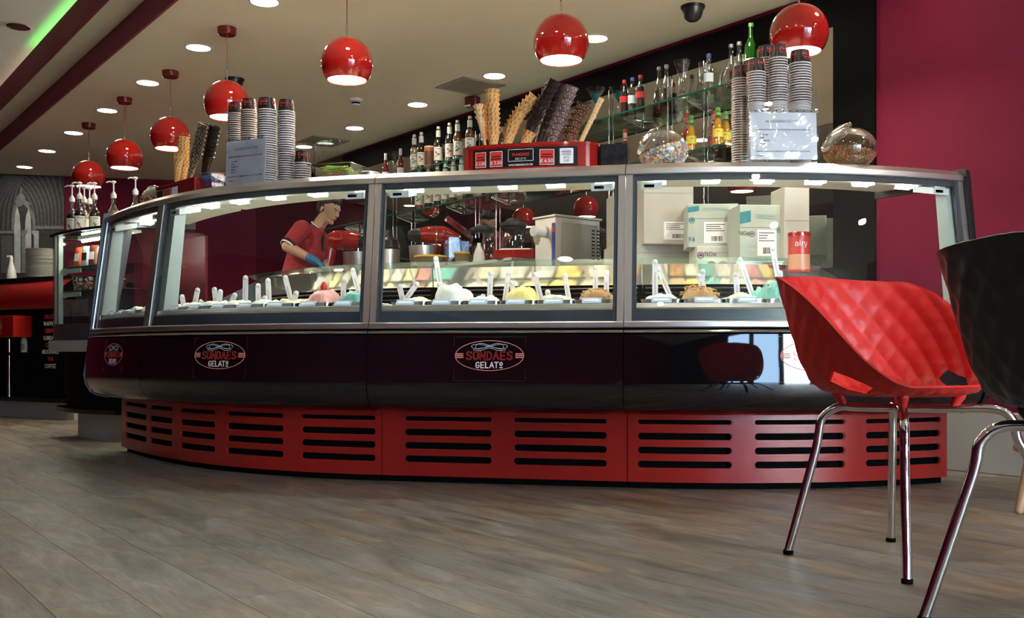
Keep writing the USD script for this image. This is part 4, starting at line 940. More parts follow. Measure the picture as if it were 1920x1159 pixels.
candy_jar(1593, -.06, .110, .80, 0, .14, -.10, [(.45, .17, .05), (.26, .16, .05), (.42, .06, .03), (.18, .22, .06)], .0046, 2200, 'tilted glass sweet jar of brown sprinkles at the right end', 32)
candy_jar(289, -.10, .070, .92, 0, .05, .10, [(.26, .12, .05), (.34, .17, .07), (.20, .09, .04)], .016, 120, 'round glass jar of brown biscuit sticks at the far left end', 33, 1)
sc_ = thing('jar_scoop', 'small clear scoop pushed into the jar of pastel sweets', 'scoop', cmat(u_at(1255, -.03), -.015, DZ))
obj('bowl', vessel([(.012, 0), (.022, .004), (.027, .018), (.028, .026)], .0015, 20).apply_transform(TR(0, 0, .001)), m_vessel, sc_); obj('handle', tube([(.026, 0, .022), (.05, 0, .035), (.075, 0, .04)], .003), m_vessel, sc_)

SPC = [(.75, .05, .30), (.06, .20, .75), (.10, .55, .15), (.85, .70, .05), (.85, .28, .05), (.28, .08, .55), (.10, .55, .62)]
def spoon_bowl(x, d, w, h, lab, seed, layers):
    u = u_at(x, d); t = thing('spoon_bowl', lab, 'bowl', cmat(u, d, DZ)); k = .62
    def fr(wi, z0, wt, z1): return [(sx * wi, sy * wi * .8, z0) for sx, sy in ((-1, -1), (1, -1), (1, 1), (-1, 1))] + [(sx * wt, sy * wt * .8, z1) for sx, sy in ((-1, -1), (1, -1), (1, 1), (-1, 1))]
    o = m3.Manifold.hull_points(np.array(fr(w * k / 2, 0, w / 2, h))); i = m3.Manifold.hull_points(np.array(fr(w * k / 2 - .004, .005, w / 2 - .004, h + .01)))
    obj('glass_bowl', mani_tri(o - i), m_vessel, t, smooth=False)
    obj('bowl_rim', tube([(sx * w / 2, sy * w * .4, h) for sx, sy in ((-1, -1), (1, -1), (1, 1), (-1, 1), (-1, -1))], .0024, 6), m_vessel, t)
    r = np.random.default_rng(seed); g = {}
    for li, (cs, z0, z1) in enumerate(layers):
        for _ in range(46):
            z = r.uniform(z0, z1) * h; ww = w * (k + (1 - k) * z / h) * .40; a = r.uniform(-.5, .5) + (math.pi if r.random() < .5 else 0)
            L = min(.085, ww * 1.6); x0, y0 = r.uniform(-.4, .4) * ww, r.uniform(-.75, .75) * ww * .8
            p = [(x0 + q * L * math.cos(a) * .5, np.clip(y0 + q * L * math.sin(a) * .5, -ww * .8, ww * .8), z + .008 * q * r.uniform(-.5, 1)) for q in (-1, 0, 1)]
            p = np.clip(p, [-ww * 1.05, -ww, .006], [ww * 1.05, ww, h * 1.1])
            g.setdefault(int(cs[r.integers(len(cs))]), []).append(tube(p, [.0030, .0013, .0016], 5))
    for c, l in g.items(): obj('spoons', cat_(l), M(f'spoon_{c}', SPC[c], .3, trans=.2), t, kind='stuff')
spoon_bowl(636, -.14, .215, .075, 'clear square bowl of coloured plastic spoons right of the short cups', 41, [([1, 5, 0], .06, .25), ([0, 4, 0], .25, .5), ([1, 6, 4], .3, .55), ([3, 2, 3], .5, .85), ([2, 3], .75, .95)])
spoon_bowl(398, -.045, .115, .085, 'clear square bowl of blue and purple spoons left of the notice', 42, [([5, 0], .06, .4), ([1, 1, 5], .4, .8), ([1, 6], .7, .95)])
t = thing('steel_tin', 'low round steel tin beside the bowl of spoons', 'tin', cmat(u_at(693, -.12), -.12, DZ))
obj('wall', vessel([(.045, 0), (.046, .002), (.046, .030), (.047, .032)], .0012, 32), m_steel, t); obj('lid', lathe([(.0475, .0325), (.0475, .036), (.042, .038), (0, .038)], 32), m_steel, t)
t = thing('covered_box', 'small black cloth covered box right of the large cone rack', 'box', cmat(u_at(1152, -.10), -.10, DZ))
obj('cloth', tf(bx(0, 0, .052, .118, .12, .104, .012), SC(1)), M('black_cloth', (.006, .006, .008), .9, bump=(60, .6, .01)), t, smooth=30)
obj('flap', bx(.004, -.063, .072, .110, .006, .058, .002), M('black_cloth', (.006, .006, .008), .9), t)

# ================================================================ THE BAR SHELVES AND THEIR BOTTLES
for z, lab in ((2.0, 'upper glass bar shelf in front of the mirror'), (1.68, 'middle glass bar shelf behind the case')):
    t = thing('glass_shelf', lab, 'shelf', ST(4.28, 6.5, z - .01))
    for a, b in ((3.62, 4.78), (4.80, 6.6), (6.62, 8.9)):
        pn = obj('glass_plate', st_box(4.16, SW - .02, a, b, z - .010, z), m_shelf, t, world=True, smooth=False)
        obj('polished_edge', st_box(4.157, 4.161, a, b, z - .010, z), m_edge, pn, world=True, smooth=False)
    for tt in (3.4, 3.97, 4.5, 5.2, 5.9, 6.5, 7.25, 8.2): obj('bracket', hull((ST(SW - .02, tt, z - .016), .006), (ST(4.24, tt, z - .014), .004), (ST(SW - .02, tt, z - .05), .006), n=8), m_chrome, t, world=True)
for tt in (3.97, 4.26, 4.785, 6.03, 6.3, 7.25, 7.56):
    t = thing('shelf_post', f'slim chrome post before the mirror carrying the glass shelves, {["first", "second", "third", "fourth", "fifth", "sixth", "seventh"][[3.97, 4.26, 4.785, 6.03, 6.3, 7.25, 7.56].index(tt)]} from the right', 'post', ST(SW - .025, tt, .97))
    obj('rod', lathe([(.004, 0), (.004, 1.27)], 12), m_chrome, t); obj('foot', lathe([(.014, 0), (.014, .006), (.007, .012)], 16), m_chrome, t)
FACE = lambda x: math.atan2(x[1], x[0]) - math.pi / 2
def bottle_kind(nm, prof, liquid, lvl, cap, lab=None, neck=None, art=None, word_=None, capr=.0145, glassm=None, cap_z=None):
    prof = np.array(prof, float)
    def b(t):
        obj('glass', vessel([tuple(p) for p in prof], .0022, 24), glassm or m_vessel, t)
        if liquid is not None:
            pr = [(max(r - .003, .002), z + (.003 if i == 0 else 0)) for i, (r, z) in enumerate(prof) if z < lvl] + [(max(np.interp(lvl, prof[:, 1], prof[:, 0]) - .003, .002), lvl)]
            obj('liquid', lathe(pr, 24), liquid, t)
        zt = prof[-1, 1]
        if cap is not None: obj('cap', lathe([(capr, zt - .016), (capr, zt + .002), (capr - .002, zt + .005)], 20), cap, t)
        if lab:
            r = prof[:, 0].max() + .0008; l = obj('label', patch(r, -1.15, 1.15, lab[0], lab[1]), lab[2], t, smooth=40)
            if word_: obj('lettering', bend(tf(text(word_, .0075, .0005, True), TR(0, lab[1] - .018, 0)), r + .0006), m_ink, l, smooth=False)
            if art:
                rr = random.Random(len(nm)); g = []
                for k in range(7):
                    px, pz = rr.uniform(-.016, .016), lab[0] + .012 + rr.uniform(0, (lab[1] - lab[0]) * .55)
                    el = affinity.rotate(affinity.scale(Point(0, 0).buffer(1, quad_segs=5), .004 + rr.random() * .004, .009), rr.uniform(0, 180))
                    obj('leaf_print', bend(tf(ext(affinity.translate(el, px, pz), .0005), TR(0, 0, 0)), r + .0006), art[k % len(art)], l, smooth=False)
        if neck: obj('neck_label', patch(np.interp(neck[0], prof[:, 1], prof[:, 0]) + .0008, -3.1, 3.1, neck[0], neck[1], n=24), neck[2], t, smooth=40)
    return Kind(nm, b, 'bottle')
m_lab = M('bottle_label', (.62, .60, .54), .5); m_necklab = M('neck_label', (.55, .53, .47), .5); m_capw = M('cap_white', (.60, .50, .47), .4); m_capb = M('cap_blue', (.04, .06, .30), .35)
def liq(n, c): return M('liquid_' + n, c, .06, coat=.4)
lf_g, lf_b, lf_r, lf_o = M('print_green', (.10, .28, .05), .5), M('print_brown', (.14, .06, .03), .5), M('print_red', (.45, .05, .04), .5), M('print_gold', (.50, .30, .08), .5)
SYR = [(.034, 0), (.0355, .006), (.0355, .165), (.033, .195), (.020, .225), (.0145, .245), (.0135, .300), (.0135, .312)]
KS = {'amber': bottle_kind('syrup_bottle', SYR, liq('amber', (.20, .085, .015)), .215, m_capw, (.045, .150, m_lab), (.232, .285, m_necklab), [lf_g, lf_b], 'MONIN'),
      'dark': bottle_kind('syrup_bottle', SYR, liq('dark', (.020, .008, .005)), .215, m_capw, (.045, .150, m_lab), (.232, .285, m_necklab), [lf_b, lf_o], 'MONIN'),
      'clear': bottle_kind('syrup_bottle', SYR, liq('pale', (.42, .36, .20)), .205, m_capw, (.045, .150, m_lab), (.232, .285, m_necklab), [lf_g, lf_g], 'MONIN')}
SM = [(.028, 0), (.0295, .005), (.0295, .095), (.026, .125), (.015, .160), (.012, .180), (.0115, .222), (.0125, .232)]
KS['red'] = bottle_kind('small_bottle', SM, liq('red', (.20, .004, .010)), .165, m_capw, (.02, .075, m_lab), (.182, .215, m_necklab), None, None, .0135)
CK = [(.026, 0), (.028, .006), (.029, .04), (.0265, .075), (.029, .11), (.024, .145), (.015, .175), (.0125, .195), (.0125, .218)]
KS['cola'] = bottle_kind('cola_bottle', CK, liq('cola', (.018, .006, .004)), .155, M('cap_red', (.35, .02, .02), .35), (.080, .118, M('cola_label', (.50, .02, .02), .4)), None, None, None, .0135)
KS['water'] = bottle_kind('clear_bottle', CK, None, 0, m_capb, (.060, .110, M('water_label', (.55, .62, .70), .5)), None, None, None, .0135)
KS['bare'] = bottle_kind('clear_bottle', SM, None, 0, M('cap_grey', (.25, .25, .26), .35, .6), None, None, None, None, .0135)
KS['juice'] = bottle_kind('juice_bottle', [(.028, 0), (.030, .006), (.031, .05), (.029, .095), (.024, .125), (.015, .16), (.0125, .185), (.0125, .205)], liq('orange', (.75, .32, .01)), .150, M('cap_green', (.10, .30, .04), .35), (.045, .090, M('juice_label', (.70, .55, .05), .4)), (.165, .185, M('neck_green', (.15, .35, .05), .4)), None, 'J2O', .0135)
KS['juicered'] = bottle_kind('juice_bottle', SM, liq('berry', (.40, .02, .015)), .165, M('cap_red', (.35, .02, .02), .35), (.02, .075, M('berry_label', (.50, .05, .05), .4)), (.182, .215, M('berry_neck', (.55, .20, .16), .4)), None, None, .0135)
KS['green'] = bottle_kind('green_bottle', SYR, liq('green', (.05, .22, .02)), .285, M('cap_green', (.10, .30, .04), .35), (.05, .12, m_lab), None, None, None, .0145, glass('green_glass', (.35, .75, .25), .08, .9, 3))
def shelf_put(K, x, z, lab, s=4.25, grp=None):
    q = at_s(x, s); K.put(TR(q[0], q[1], z + .0005) @ RZ(FACE(q) + rng.uniform(-.15, .15)), lab, grp)
U, Lo = 2.0, 1.68
for i, (x, k, lab) in enumerate([(723, 'red', 'small red liquid bottle left of the large cocktail glass'), (751, 'red', 'small red liquid bottle right of the cocktail glass stem'), (777, 'clear', 'syrup bottle with pale yellow liquid, leftmost of the tall row'), (790, 'dark', 'dark syrup bottle left of the orange tin'),
        (822, 'dark', 'dark syrup bottle right of the orange tin'), (843, 'dark', 'dark syrup bottle in the middle of the tall row'), (858, 'amber', 'amber syrup bottle right of the middle dark ones'), (881, 'amber', 'amber syrup bottle beside the pale cones'), (1171, 'cola', 'cola bottle with red label on the upper shelf'),
        (1186, 'water', 'clear bottle with blue cap beside the cola bottle'), (1201, 'cola', 'second cola bottle half behind the blue capped bottle'), (1236, 'bare', 'clear bottle left of the pair on the upper shelf'), (1250, 'bare', 'clear bottle right of the pair on the upper shelf'), (1329, 'water', 'clear bottle with blue cap right of the tall vase glass'),
        (1371, 'bare', 'clear bottle on the upper shelf just left of the cup stacks'), (1386, 'bare', 'clear bottle behind the leftmost tall cup stack'), (1408, 'green', 'bright green bottle rising behind the right cup stacks')]):
    shelf_put(KS[k], x, U, lab)
for i, x in enumerate((786, 803, 820, 835, 850, 865, 880, 896)):
    shelf_put(KS[['amber', 'dark', 'dark', 'clear', 'amber', 'clear', 'dark', 'clear'][i]], x, Lo, f'syrup bottle on the middle shelf seen through the flat middle case, {wordn[i]} from the left', s=4.24)
for x, k, lab, s in [(1172, 'juicered', 'orange bottle behind the black box on the middle shelf', 4.25), (1286, 'juicered', 'red juice bottle behind the jar of pastel sweets', 4.25), (1296, 'juice', 'yellow juice bottle right of the red one, behind the jar', 4.22), (1346, 'juice', 'orange juice bottle in front of its neighbours on the middle shelf', 4.20), (1338, 'juicered', 'red juice bottle behind the orange bottles, left', 4.32), (1361, 'juice', 'orange juice bottle set back right of the front one', 4.30)]:
    shelf_put(KS[k], x, Lo, lab, s)
q = at_s(805, 4.25); t = thing('drinks_tin', 'tall orange brown tin standing among the syrup bottles', 'tin', TR(q[0], q[1], U))
obj('wall', lathe([(.040, 0), (.041, .002), (.041, .170)], 30), M('tin_orange', (.40, .10, .03), .3, noise=(14, .5)), t); obj('lid', lathe([(.042, .1695), (.042, .180), (.038, .183)], 30), m_capw, t); obj('paper_band', patch(.0413, -1.2, 1.4, .03, .14), M('tin_brown', (.10, .04, .02), .4), t)
def b_mart(t): obj('bowl', vessel([(.006, .120), (.030, .165), (.062, .215)], .002, 36), m_vessel, t); obj('stem', lathe([(.045, 0), (.044, .004), (.010, .012), (.006, .03), (.010, .045), (.006, .06), (.010, .075), (.006, .09), (.006, .120)], 28), m_vessel, t)
KM = Kind('cocktail_glass', b_mart, 'glass')
t = None
for x, s, z, lab in [(741, 4.24, U, 'large cocktail glass with a beaded stem among the red bottles'), (1117, 4.22, U, 'cocktail glass with a blue tint behind the rolled wafer'), (1160, 4.32, U, 'cocktail glass behind the cola bottle')]: shelf_put(KM, x, z, lab, s)
for x, s, lab, col in [(741, 4.24, 'green drink in the large cocktail glass', (.03, .14, .02)), (1117, 4.22, 'blue drink at the bottom of the cocktail glass', (.02, .20, .26)), (1160, 4.32, 'blue drink in the rear cocktail glass', (.02, .20, .26))]:
    q = at_s(x, s); t = obj('drink', tf(lathe([(.004, .124), (.028, .166), (.034, .176), (0, .176)], 28), TR(q[0], q[1], U)), liq('c%d' % x, col), None, label=lab, cat='drink')
t = thing('vase_glass', 'tall clear sundae glass flaring at the top on the upper shelf', 'glass', TR(*np.append(at_s(1279, 4.24), U)))
obj('bowl', vessel([(.020, .045), (.022, .07), (.024, .12), (.030, .17), (.050, .225)], .002, 32), m_vessel, t); obj('foot', lathe([(.036, 0), (.035, .005), (.014, .014), (.012, .03), (.020, .045)], 28), m_vessel, t)
t = thing('flute_glass', 'slim flute glass right of the tall vase glass', 'glass', TR(*np.append(at_s(1317, 4.26), U)))
obj('bowl', vessel([(.010, .06), (.020, .10), (.024, .19)], .0018, 28), m_vessel, t); obj('stem', lathe([(.030, 0), (.028, .004), (.005, .012), (.005, .055), (.010, .062)], 24), m_vessel, t)
def b_dish(t): obj('bowl', vessel([(.018, .02), (.045, .035), (.075, .060)], .0025, 36), m_vessel, t); obj('foot', lathe([(.03, 0), (.028, .005), (.012, .012), (.018, .021)], 28), m_vessel, t)
KD = Kind('sundae_dish', b_dish, 'dish')
for i, (x, z, s) in enumerate([(1215, Lo, 4.26), (1150, Lo, 4.26)]): shelf_put(KD, x, z, ['clear glass sundae dish below the clear bottles on the middle shelf', 'clear glass sundae dish behind the black box on the middle shelf'][i], s)
# ================================================================ BEHIND THE CASE: back counter, machines, boxes
CT = .92
t = thing('back_counter', 'long black back counter with steel top below the mirror', 'counter', ST(4.08, 6.5, 0))
obj('body', st_box(3.80, SW - .016, 3.12, 10.6, .08, CT - .03), m_blackwall, t, world=True, smooth=False); obj('worktop', st_box(3.76, SW - .016, 3.10, 10.6, CT - .03, CT), m_steel, t, world=True, smooth=False); obj('plinth', st_box(3.86, SW - .02, 3.14, 10.6, 0, .08), m_dark, t, world=True, smooth=False)
RS = 1.15
t = thing('raised_shelf', 'raised steel shelf on the back counter carrying mixers and jugs', 'shelf', ST(4.1, 7, CT))
obj('top', st_box(3.82, SW - .02, 5.10, 9.2, RS - .02, RS), m_steel, t, world=True, smooth=False)
for tt in (5.14, 6.5, 7.9, 9.16):
    for s in (3.86, 4.34): obj('leg', tf(lathe([(.014, 0), (.014, RS - .02 - CT)], 12), TR(*ST(s, tt, CT))), m_chrome, t, world=True)

m_card = M('grey_card', (.46, .44, .40), .8, noise=(6, .06)); m_card2 = M('pale_card', (.52, .50, .46), .8, noise=(5, .06)); m_card3 = M('mint_card', (.42, .47, .42), .8, noise=(5, .06))
m_teal = M('print_teal', (.03, .22, .28), .6); m_purp = M('print_purple', (.12, .02, .10), .6); m_greyink = M('print_grey', (.16, .16, .17), .6)
def carton(name, lab, x0, x1, y0, z0, s, depth, mat_, yaw, deco, open_=None):
    q = at_s((x0 + x1) / 2, s); w = (x1 - x0) * q[1] / F; z1 = HC + (HY - y0) * q[1] / F; h = z1 - z0
    t = thing(name, lab, 'box', TR(q[0], q[1], z0) @ RZ(yaw)); g = .004
    obj('carton', cat_([bx(0, depth / 2, h / 2, w, depth, h, .003)]), mat_, t, smooth=False)
    obj('tape_seam', bx(0, -.0004, h * .80 if open_ is None else open_ * h, w * .998, .0012, .003), m_greyink if False else M('card_seam', (.30, .29, .26), .8), t, smooth=False)
    deco(t, w, h); return z1
def flat(t, poly, m, nm, lift=.0010): return obj(nm, tf(ext(poly, .0005), TR(0, -lift, 0) @ RX(math.pi / 2)), m, t, smooth=False)
def ftext(t, s, hh, x, z, m, lift=.0014, bold=True):
    g = text(s, hh, .0004, bold); obj('lettering', tf(g, TR(x, -lift, z) @ RX(math.pi / 2)), m, t, smooth=False)
def emblem(t, x, z, r, m):
    flat(t, Point(x, z).buffer(r, quad_segs=8).difference(Point(x, z).buffer(r * .74, quad_segs=8)), m, 'emblem_ring'); flat(t, unary_union([Point(x - r * .3, z).buffer(r * .3), Point(x + r * .3, z).buffer(r * .3), Point(x, z + r * .25).buffer(r * .28)]), m, 'emblem')
def shipping(t, x, z, w, h, m=m_greyink):
    l = flat(t, sbox(x, z, x + w, z + h), m_paper, 'shipping_label'); r = random.Random(int(abs(x) * 1000))
    for k in range(4): flat(t, sbox(x + w * .08, z + h * (.86 - .10 * k), x + w * r.uniform(.5, .9), z + h * (.90 - .10 * k)), m, 'print_line', .0016)
    xx = x + w * .30
    bars = []
    while xx < x + w * .75: b_ = r.uniform(.0012, .0032); bars.append(sbox(xx, z + h * .08, xx + b_, z + h * .32)); xx += b_ + r.uniform(.001, .003)
    flat(t, unary_union(bars), m_ink, 'barcode', .0016)
def dA(t, w, h):
    for k in range(2): flat(t, LineString([(-w * .26 - .014, h * .55 + k * .022), (-w * .26, h * .55 + .016 + k * .022), (-w * .26 + .014, h * .55 + k * .022)]).buffer(.0028), m_ink, 'arrow')
    ftext(t, 'UP', .022, -w * .26, h * .30, m_ink); flat(t, Polygon([(w * .42, h * .86), (w * .46, h * .86), (w * .455, h * .70), (w * .425, h * .70)]), m_purp, 'glass_symbol'); shipping(t, w * .20, h * .08, w * .24, h * .38)
zA = carton('cardboard_box', 'long low grey box with arrows and UP, under the big plain box', 1148, 1306, 460, CT, 3.86, .26, m_card, .10, dA)
carton('cardboard_box', 'big plain grey box with a white shipping label, above the UP box', 1207, 1301, 338, zA, 3.88, .24, m_card, .06, lambda t, w, h: shipping(t, -w * .10, h * .07, w * .55, h * .28))
carton('cardboard_box', 'cream box edge left of the big plain box, behind it', 1150, 1206, 364, zA, 4.02, .20, m_card2, .12, lambda t, w, h: None)
def dD(t, w, h):
    emblem(t, -w * .40, h * .72, .017, m_purp); emblem(t, w * .40, h * .62, .017, m_greyink); ftext(t, 'NGe', .022, -w * .16, h * .70, m_ink, bold=False)
    flat(t, unary_union([affinity.scale(Point(sx * w * .14, h * .45).buffer(1), .022, .016) for sx in (-1, 1)] + [sbox(-.018, h * .38, .018, h * .46)]), m_purp, 'fruit_print')
zD = carton('cardboard_box', 'low grey box with purple fruit print under the box marked 56', 1306, 1383, 462, CT, 3.90, .22, m_card2, .0, dD)
def dC(t, w, h):
    emblem(t, -w * .42, h * .62, .016, m_teal); emblem(t, w * .43, h * .52, .016, m_teal); ftext(t, '56', .020, -w * .42, h * .14, m_teal); shipping(t, -w * .18, h * .10, w * .48, h * .48)
    for k in range(3): flat(t, sbox(-w * .22, h * (.90 - .03 * k), w * .30, h * (.905 - .03 * k)), m_teal, 'print_line')
    flat(t, Polygon([(-w * .5, h * .80), (-w * .28, h * .84), (-w * .28, h * .96), (-w * .5, h * .92)]), m_teal, 'teal_band')
carton('cardboard_box', 'grey box with teal emblems and the number 56', 1290, 1384, 382, zD, 3.92, .20, m_card3, -.06, dC, .66)
zF = CT + .075
t = thing('steel_tray', 'plain grey metal tray box under the mint coloured box', 'box', TR(*np.append(at_s(1430, 3.92), CT)))
obj('tray', bx(0, .12, .0365, .26, .22, .073, .004), m_slat, t); obj('lip', bx(0, .008, .071, .265, .012, .006, .002), m_steel, t)
def dE(t, w, h):
    emblem(t, -w * .22, h * .48, .015, m_greyink); emblem(t, w * .40, h * .55, .012, m_teal); shipping(t, -w * .10, h * .10, w * .44, h * .46); ftext(t, 'NGe', .020, -w * .40, h * .46, m_ink, bold=False)
    for k in range(3): flat(t, sbox(-w * .12, h * (.82 - .03 * k), w * .32, h * (.825 - .03 * k)), m_teal, 'print_line')
    flat(t, Polygon([(-w * .5, h * .66), (-w * .25, h * .70), (-w * .25, h * .90), (-w * .5, h * .86)]), m_teal, 'teal_band')
carton('cardboard_box', 'mint grey box with teal band and barcode, right of the 56 box', 1386, 1470, 384, zF, 3.95, .20, m_card3, .10, dE, .60)
carton('cardboard_box', 'tall plain grey box behind the red tin', 1470, 1519, 350, CT, 4.06, .18, m_card, .12, lambda t, w, h: None, .62)
q = at_s(1498, 3.86); t = thing('red_tin', 'red to orange tin with white script before the tall grey box', 'tin', TR(q[0], q[1], CT) @ RZ(FACE(q)))
obj('wall', lathe([(.048, 0), (.050, .003), (.050, .168)], 32), M('tin_red', (.52, .035, .025), .3), t); obj('lid', lathe([(.0515, .166), (.0515, .182), (.048, .185), (.044, .183), (0, .183)], 32), m_red, t)
obj('label_band', patch(.0503, -1.3, 1.3, .01, .08), M('tin_peach', (.60, .28, .16), .4), t); obj('lettering', bend(tf(text('airy', .026, .0006), TR(.012, .118, 0)), .0506), m_whiteink, t, smooth=False)

# cream machine
q = at_s(1045, 3.83); t = thing('cream_machine', 'steel whipped cream machine with white nozzle head on the back counter', 'cream machine', TR(q[0], q[1], CT) @ RZ(math.atan2(.6, .8)))
Hm = .445
obj('cabinet', bx(.165, .0, Hm / 2 + .012, .36, .20, Hm - .03, .004).apply_transform(TR(0, .10, 0)), m_steel, t); obj('top_cover', bx(.165, .10, Hm + .004, .385, .225, .014, .004), m_steel, t)
for sx in (.02, .31):
    for sy in (.03, .17): obj('foot', lathe([(.014, 0), (.012, .014)], 12).apply_transform(TR(sx, sy, 0)), m_dark, t)
obj('side_panel', bx(.175, -.002, Hm / 2, .30, .003, Hm - .07, .001), M('machine_panel', (.42, .40, .37), .35, .8), t)
for k in range(9): obj('vent_slit', bx(.285, -.0045, .20 + .022 * k, .022, .002, .008), m_dark, t, smooth=False); obj('vent_slit', bx(.325, -.0045, .20 + .022 * k, .022, .002, .008), m_dark, t, smooth=False)
for k in range(4):
    for j in range(3): obj('vent_slit', bx(.14 + .04 * j, -.0045, .09 + .018 * k, .028, .002, .006), m_dark, t, smooth=False)
ce = obj('control_strip', bx(-.0165, .015, Hm * .60, .003, .035, Hm * .62, .001), M('control_blue', (.03, .05, .28), .35), t); obj('red_button', bx(-.019, .015, Hm * .18, .005, .022, .02, .002), M('button_red', (.7, .05, .02), .3), t); obj('display', bx(-.0185, .015, Hm * .82, .002, .025, .03), m_redink, ce, smooth=False)
obj('nozzle_head', tf(lathe([(.030, 0), (.034, .004), (.034, .085), (.030, .09)], 28), TR(-.11, .10, Hm * .80) @ RY(math.pi / 2)), m_white, t); obj('spout', tf(lathe([(.010, -.055), (.020, -.03), (.026, 0)], 20), TR(-.08, .10, Hm * .74)), M('spout_clear', (.55, .48, .30), .2, trans=.5), t)

# stand mixers
def b_mixer(t):
    P = [m3.Manifold.batch_hull([hull(((-.02, 0, .02), .012), ((.20, .0, .02), .012), n=8), m3.Manifold.cylinder(.03, .11, .10, 28).translate((.0, 0, 0)), m3.Manifold.cylinder(.03, .085, .075, 28).translate((.19, 0, 0))])]
    obj('base', mani_tri(P[0]), m_red, t, smooth=50)
    obj('column', mani_tri(hull(((.20, 0, .03), .045), ((.19, 0, .12), .038), ((.17, 0, .22), .048), n=20).refine_to_length(.02)), m_red, t, smooth=60)
    hd = mani_tri(hull(((-.06, 0, .275), .050), ((.02, 0, .280), .068), ((.12, 0, .280), .070), ((.215, 0, .262), .038), n=28)); obj('motor_head', hd, m_red, t, smooth=60)
    obj('head_band', tf(ring([(.0705, -.004), (.0725, -.004), (.0725, .004), (.0705, .004)], 36), TR(.07, 0, .280) @ RY(math.pi / 2)), m_chrome, t)
    obj('front_cover', mani_tri(hull(((-.095, 0, .272), .050), ((-.06, 0, .275), .056), n=24)), m_satin, t, smooth=60); obj('attachment_hub', tf(lathe([(.022, 0), (.024, .012), (.012, .016)], 20), TR(.245, 0, .262) @ RY(math.pi / 2)), m_chrome, t)
    bw = obj('mixing_bowl', vessel([(.055, .028), (.085, .05), (.100, .10), (.105, .19), (.108, .193)], .002, 40).apply_transform(TR(-.03, 0, 0)), m_steel, t, smooth=50)
    obj('bowl_foot', lathe([(.06, .02), (.058, .03)], 28).apply_transform(TR(-.03, 0, 0)), m_steel, bw); obj('shaft', lathe([(.014, .13), (.014, .235)], 14).apply_transform(TR(-.03, 0, 0)), m_chrome, t)
K_mix = Kind('stand_mixer', b_mixer, 'mixer')
q = at_s(800, 4.02); K_mix.put(TR(q[0], q[1], RS) @ RZ(.15), 'red stand mixer with steel bowl in the flat middle window', 'red stand mixers')
q = at_s(663, 4.02); K_mix.put(TR(q[0], q[1], RS) @ RZ(math.pi - .10) @ SC(1.22), 'red stand mixer right of the worker, nose towards the window frame', 'red stand mixers')
q = at_s(729, 3.98); t = thing('steel_bucket', 'steel bucket with black lid at the left edge of the middle window', 'bucket', TR(q[0], q[1], RS))
obj('wall', vessel([(.075, 0), (.085, .01), (.090, .20), (.093, .203)], .002, 32), m_steel, t); obj('lid', lathe([(.09, .205), (.095, .215), (.08, .275), (.05, .30), (0, .305)], 32), m_satin, t)
def b_jug(t):
    o = [(.055, 0), (.060, .004), (.075, .19), (.078, .20)]; obj('jug', vessel(o, .003, 4 * 7).apply_transform(RZ(.4)), m_acryl, t, smooth=40)
    obj('handle', tube(bez((.07, 0, .17), (.115, 0, .16), (.115, 0, .06), (.066, 0, .04), n=6), .008, 8), m_acryl, t); obj('lid', lathe([(.078, .200), (.081, .204), (.081, .222), (.05, .232), (.03, .25), (0, .25)], 28), m_satin, t); obj('blade_base', lathe([(.045, .006), (.035, .02), (.006, .03), (.004, .05)], 16), m_steel, t)
K_jug = Kind('blender_jug', b_jug, 'jug')
for x, lab, s in [(905, 'clear blender jug with black lid, left of the pair', 4.02), (962, 'clear blender jug with black lid, nearer the cream machine', 4.02)]:
    q = at_s(x, s); K_jug.put(TR(q[0], q[1], RS) @ RZ(-.3) @ SC(1.15), lab, 'clear blender jugs')
def bowl_y(x, s, r, lab):
    q = at_s(x, s); t = thing('mixing_tub', lab, 'tub', TR(q[0], q[1], RS)); obj('tub', vessel([(r * .7, 0), (r * .85, .02), (r, .075)], .003, 32), M('tub_clear', (.40, .32, .20), .3, trans=.5), t); obj('lid', lathe([(r * 1.02, .074), (r * 1.06, .078), (r * 1.04, .090), (0, .094)], 32), M('lid_yellow', (.72, .42, .02), .35), t)
bowl_y(807, 3.88, .115, 'low tub with yellow lid in front of the red mixer'); bowl_y(866, 3.90, .055, 'small tub with yellow lid left of the white bottle')
q = at_s(898, 3.90); t = thing('squeeze_bottle', 'white pointed squeeze bottle left of the red tray', 'bottle', TR(q[0], q[1], RS)); obj('body', lathe([(.040, 0), (.042, .005), (.038, .05), (.030, .08)], 24), m_white, t); obj('nozzle', lathe([(.030, .08), (.014, .115), (.012, .135), (.008, .136)], 20), m_white, t)
q = at_s(965, 3.90); t = thing('red_tray', 'red plastic tray heaped with white utensils beside the cream machine', 'tray', TR(q[0], q[1], RS) @ RZ(-.15))
o = rrect(.28, .17, .02); obj('tray', tf(ext(o.difference(rrect(.27, .16, .016)), .055), TR(0, .05, 0)), m_red, t); obj('tray_floor', tf(ext(o, .004), TR(0, .05, 0)), m_red, t)
for k in range(5): obj('utensil', tf(hull(((-.10, 0, 0), .006), ((.10, 0, .0), .008), n=8).to_mesh() and mani_tri(hull(((-.09, 0, 0), .006), ((.09, 0, 0), .008), n=8)), TR(-.01 + .01 * k, .02 + .018 * k, .058 + .006 * (k % 2)) @ RZ(.25 - .1 * k)), m_white if k != 3 else M('utensil_brown', (.14, .05, .03), .5), t)
q = at_s(868, 4.10); t = thing('acrylic_bin', 'clear acrylic topping bin with raised slanted lid behind the jugs', 'bin', TR(q[0], q[1], RS) @ RZ(.2))
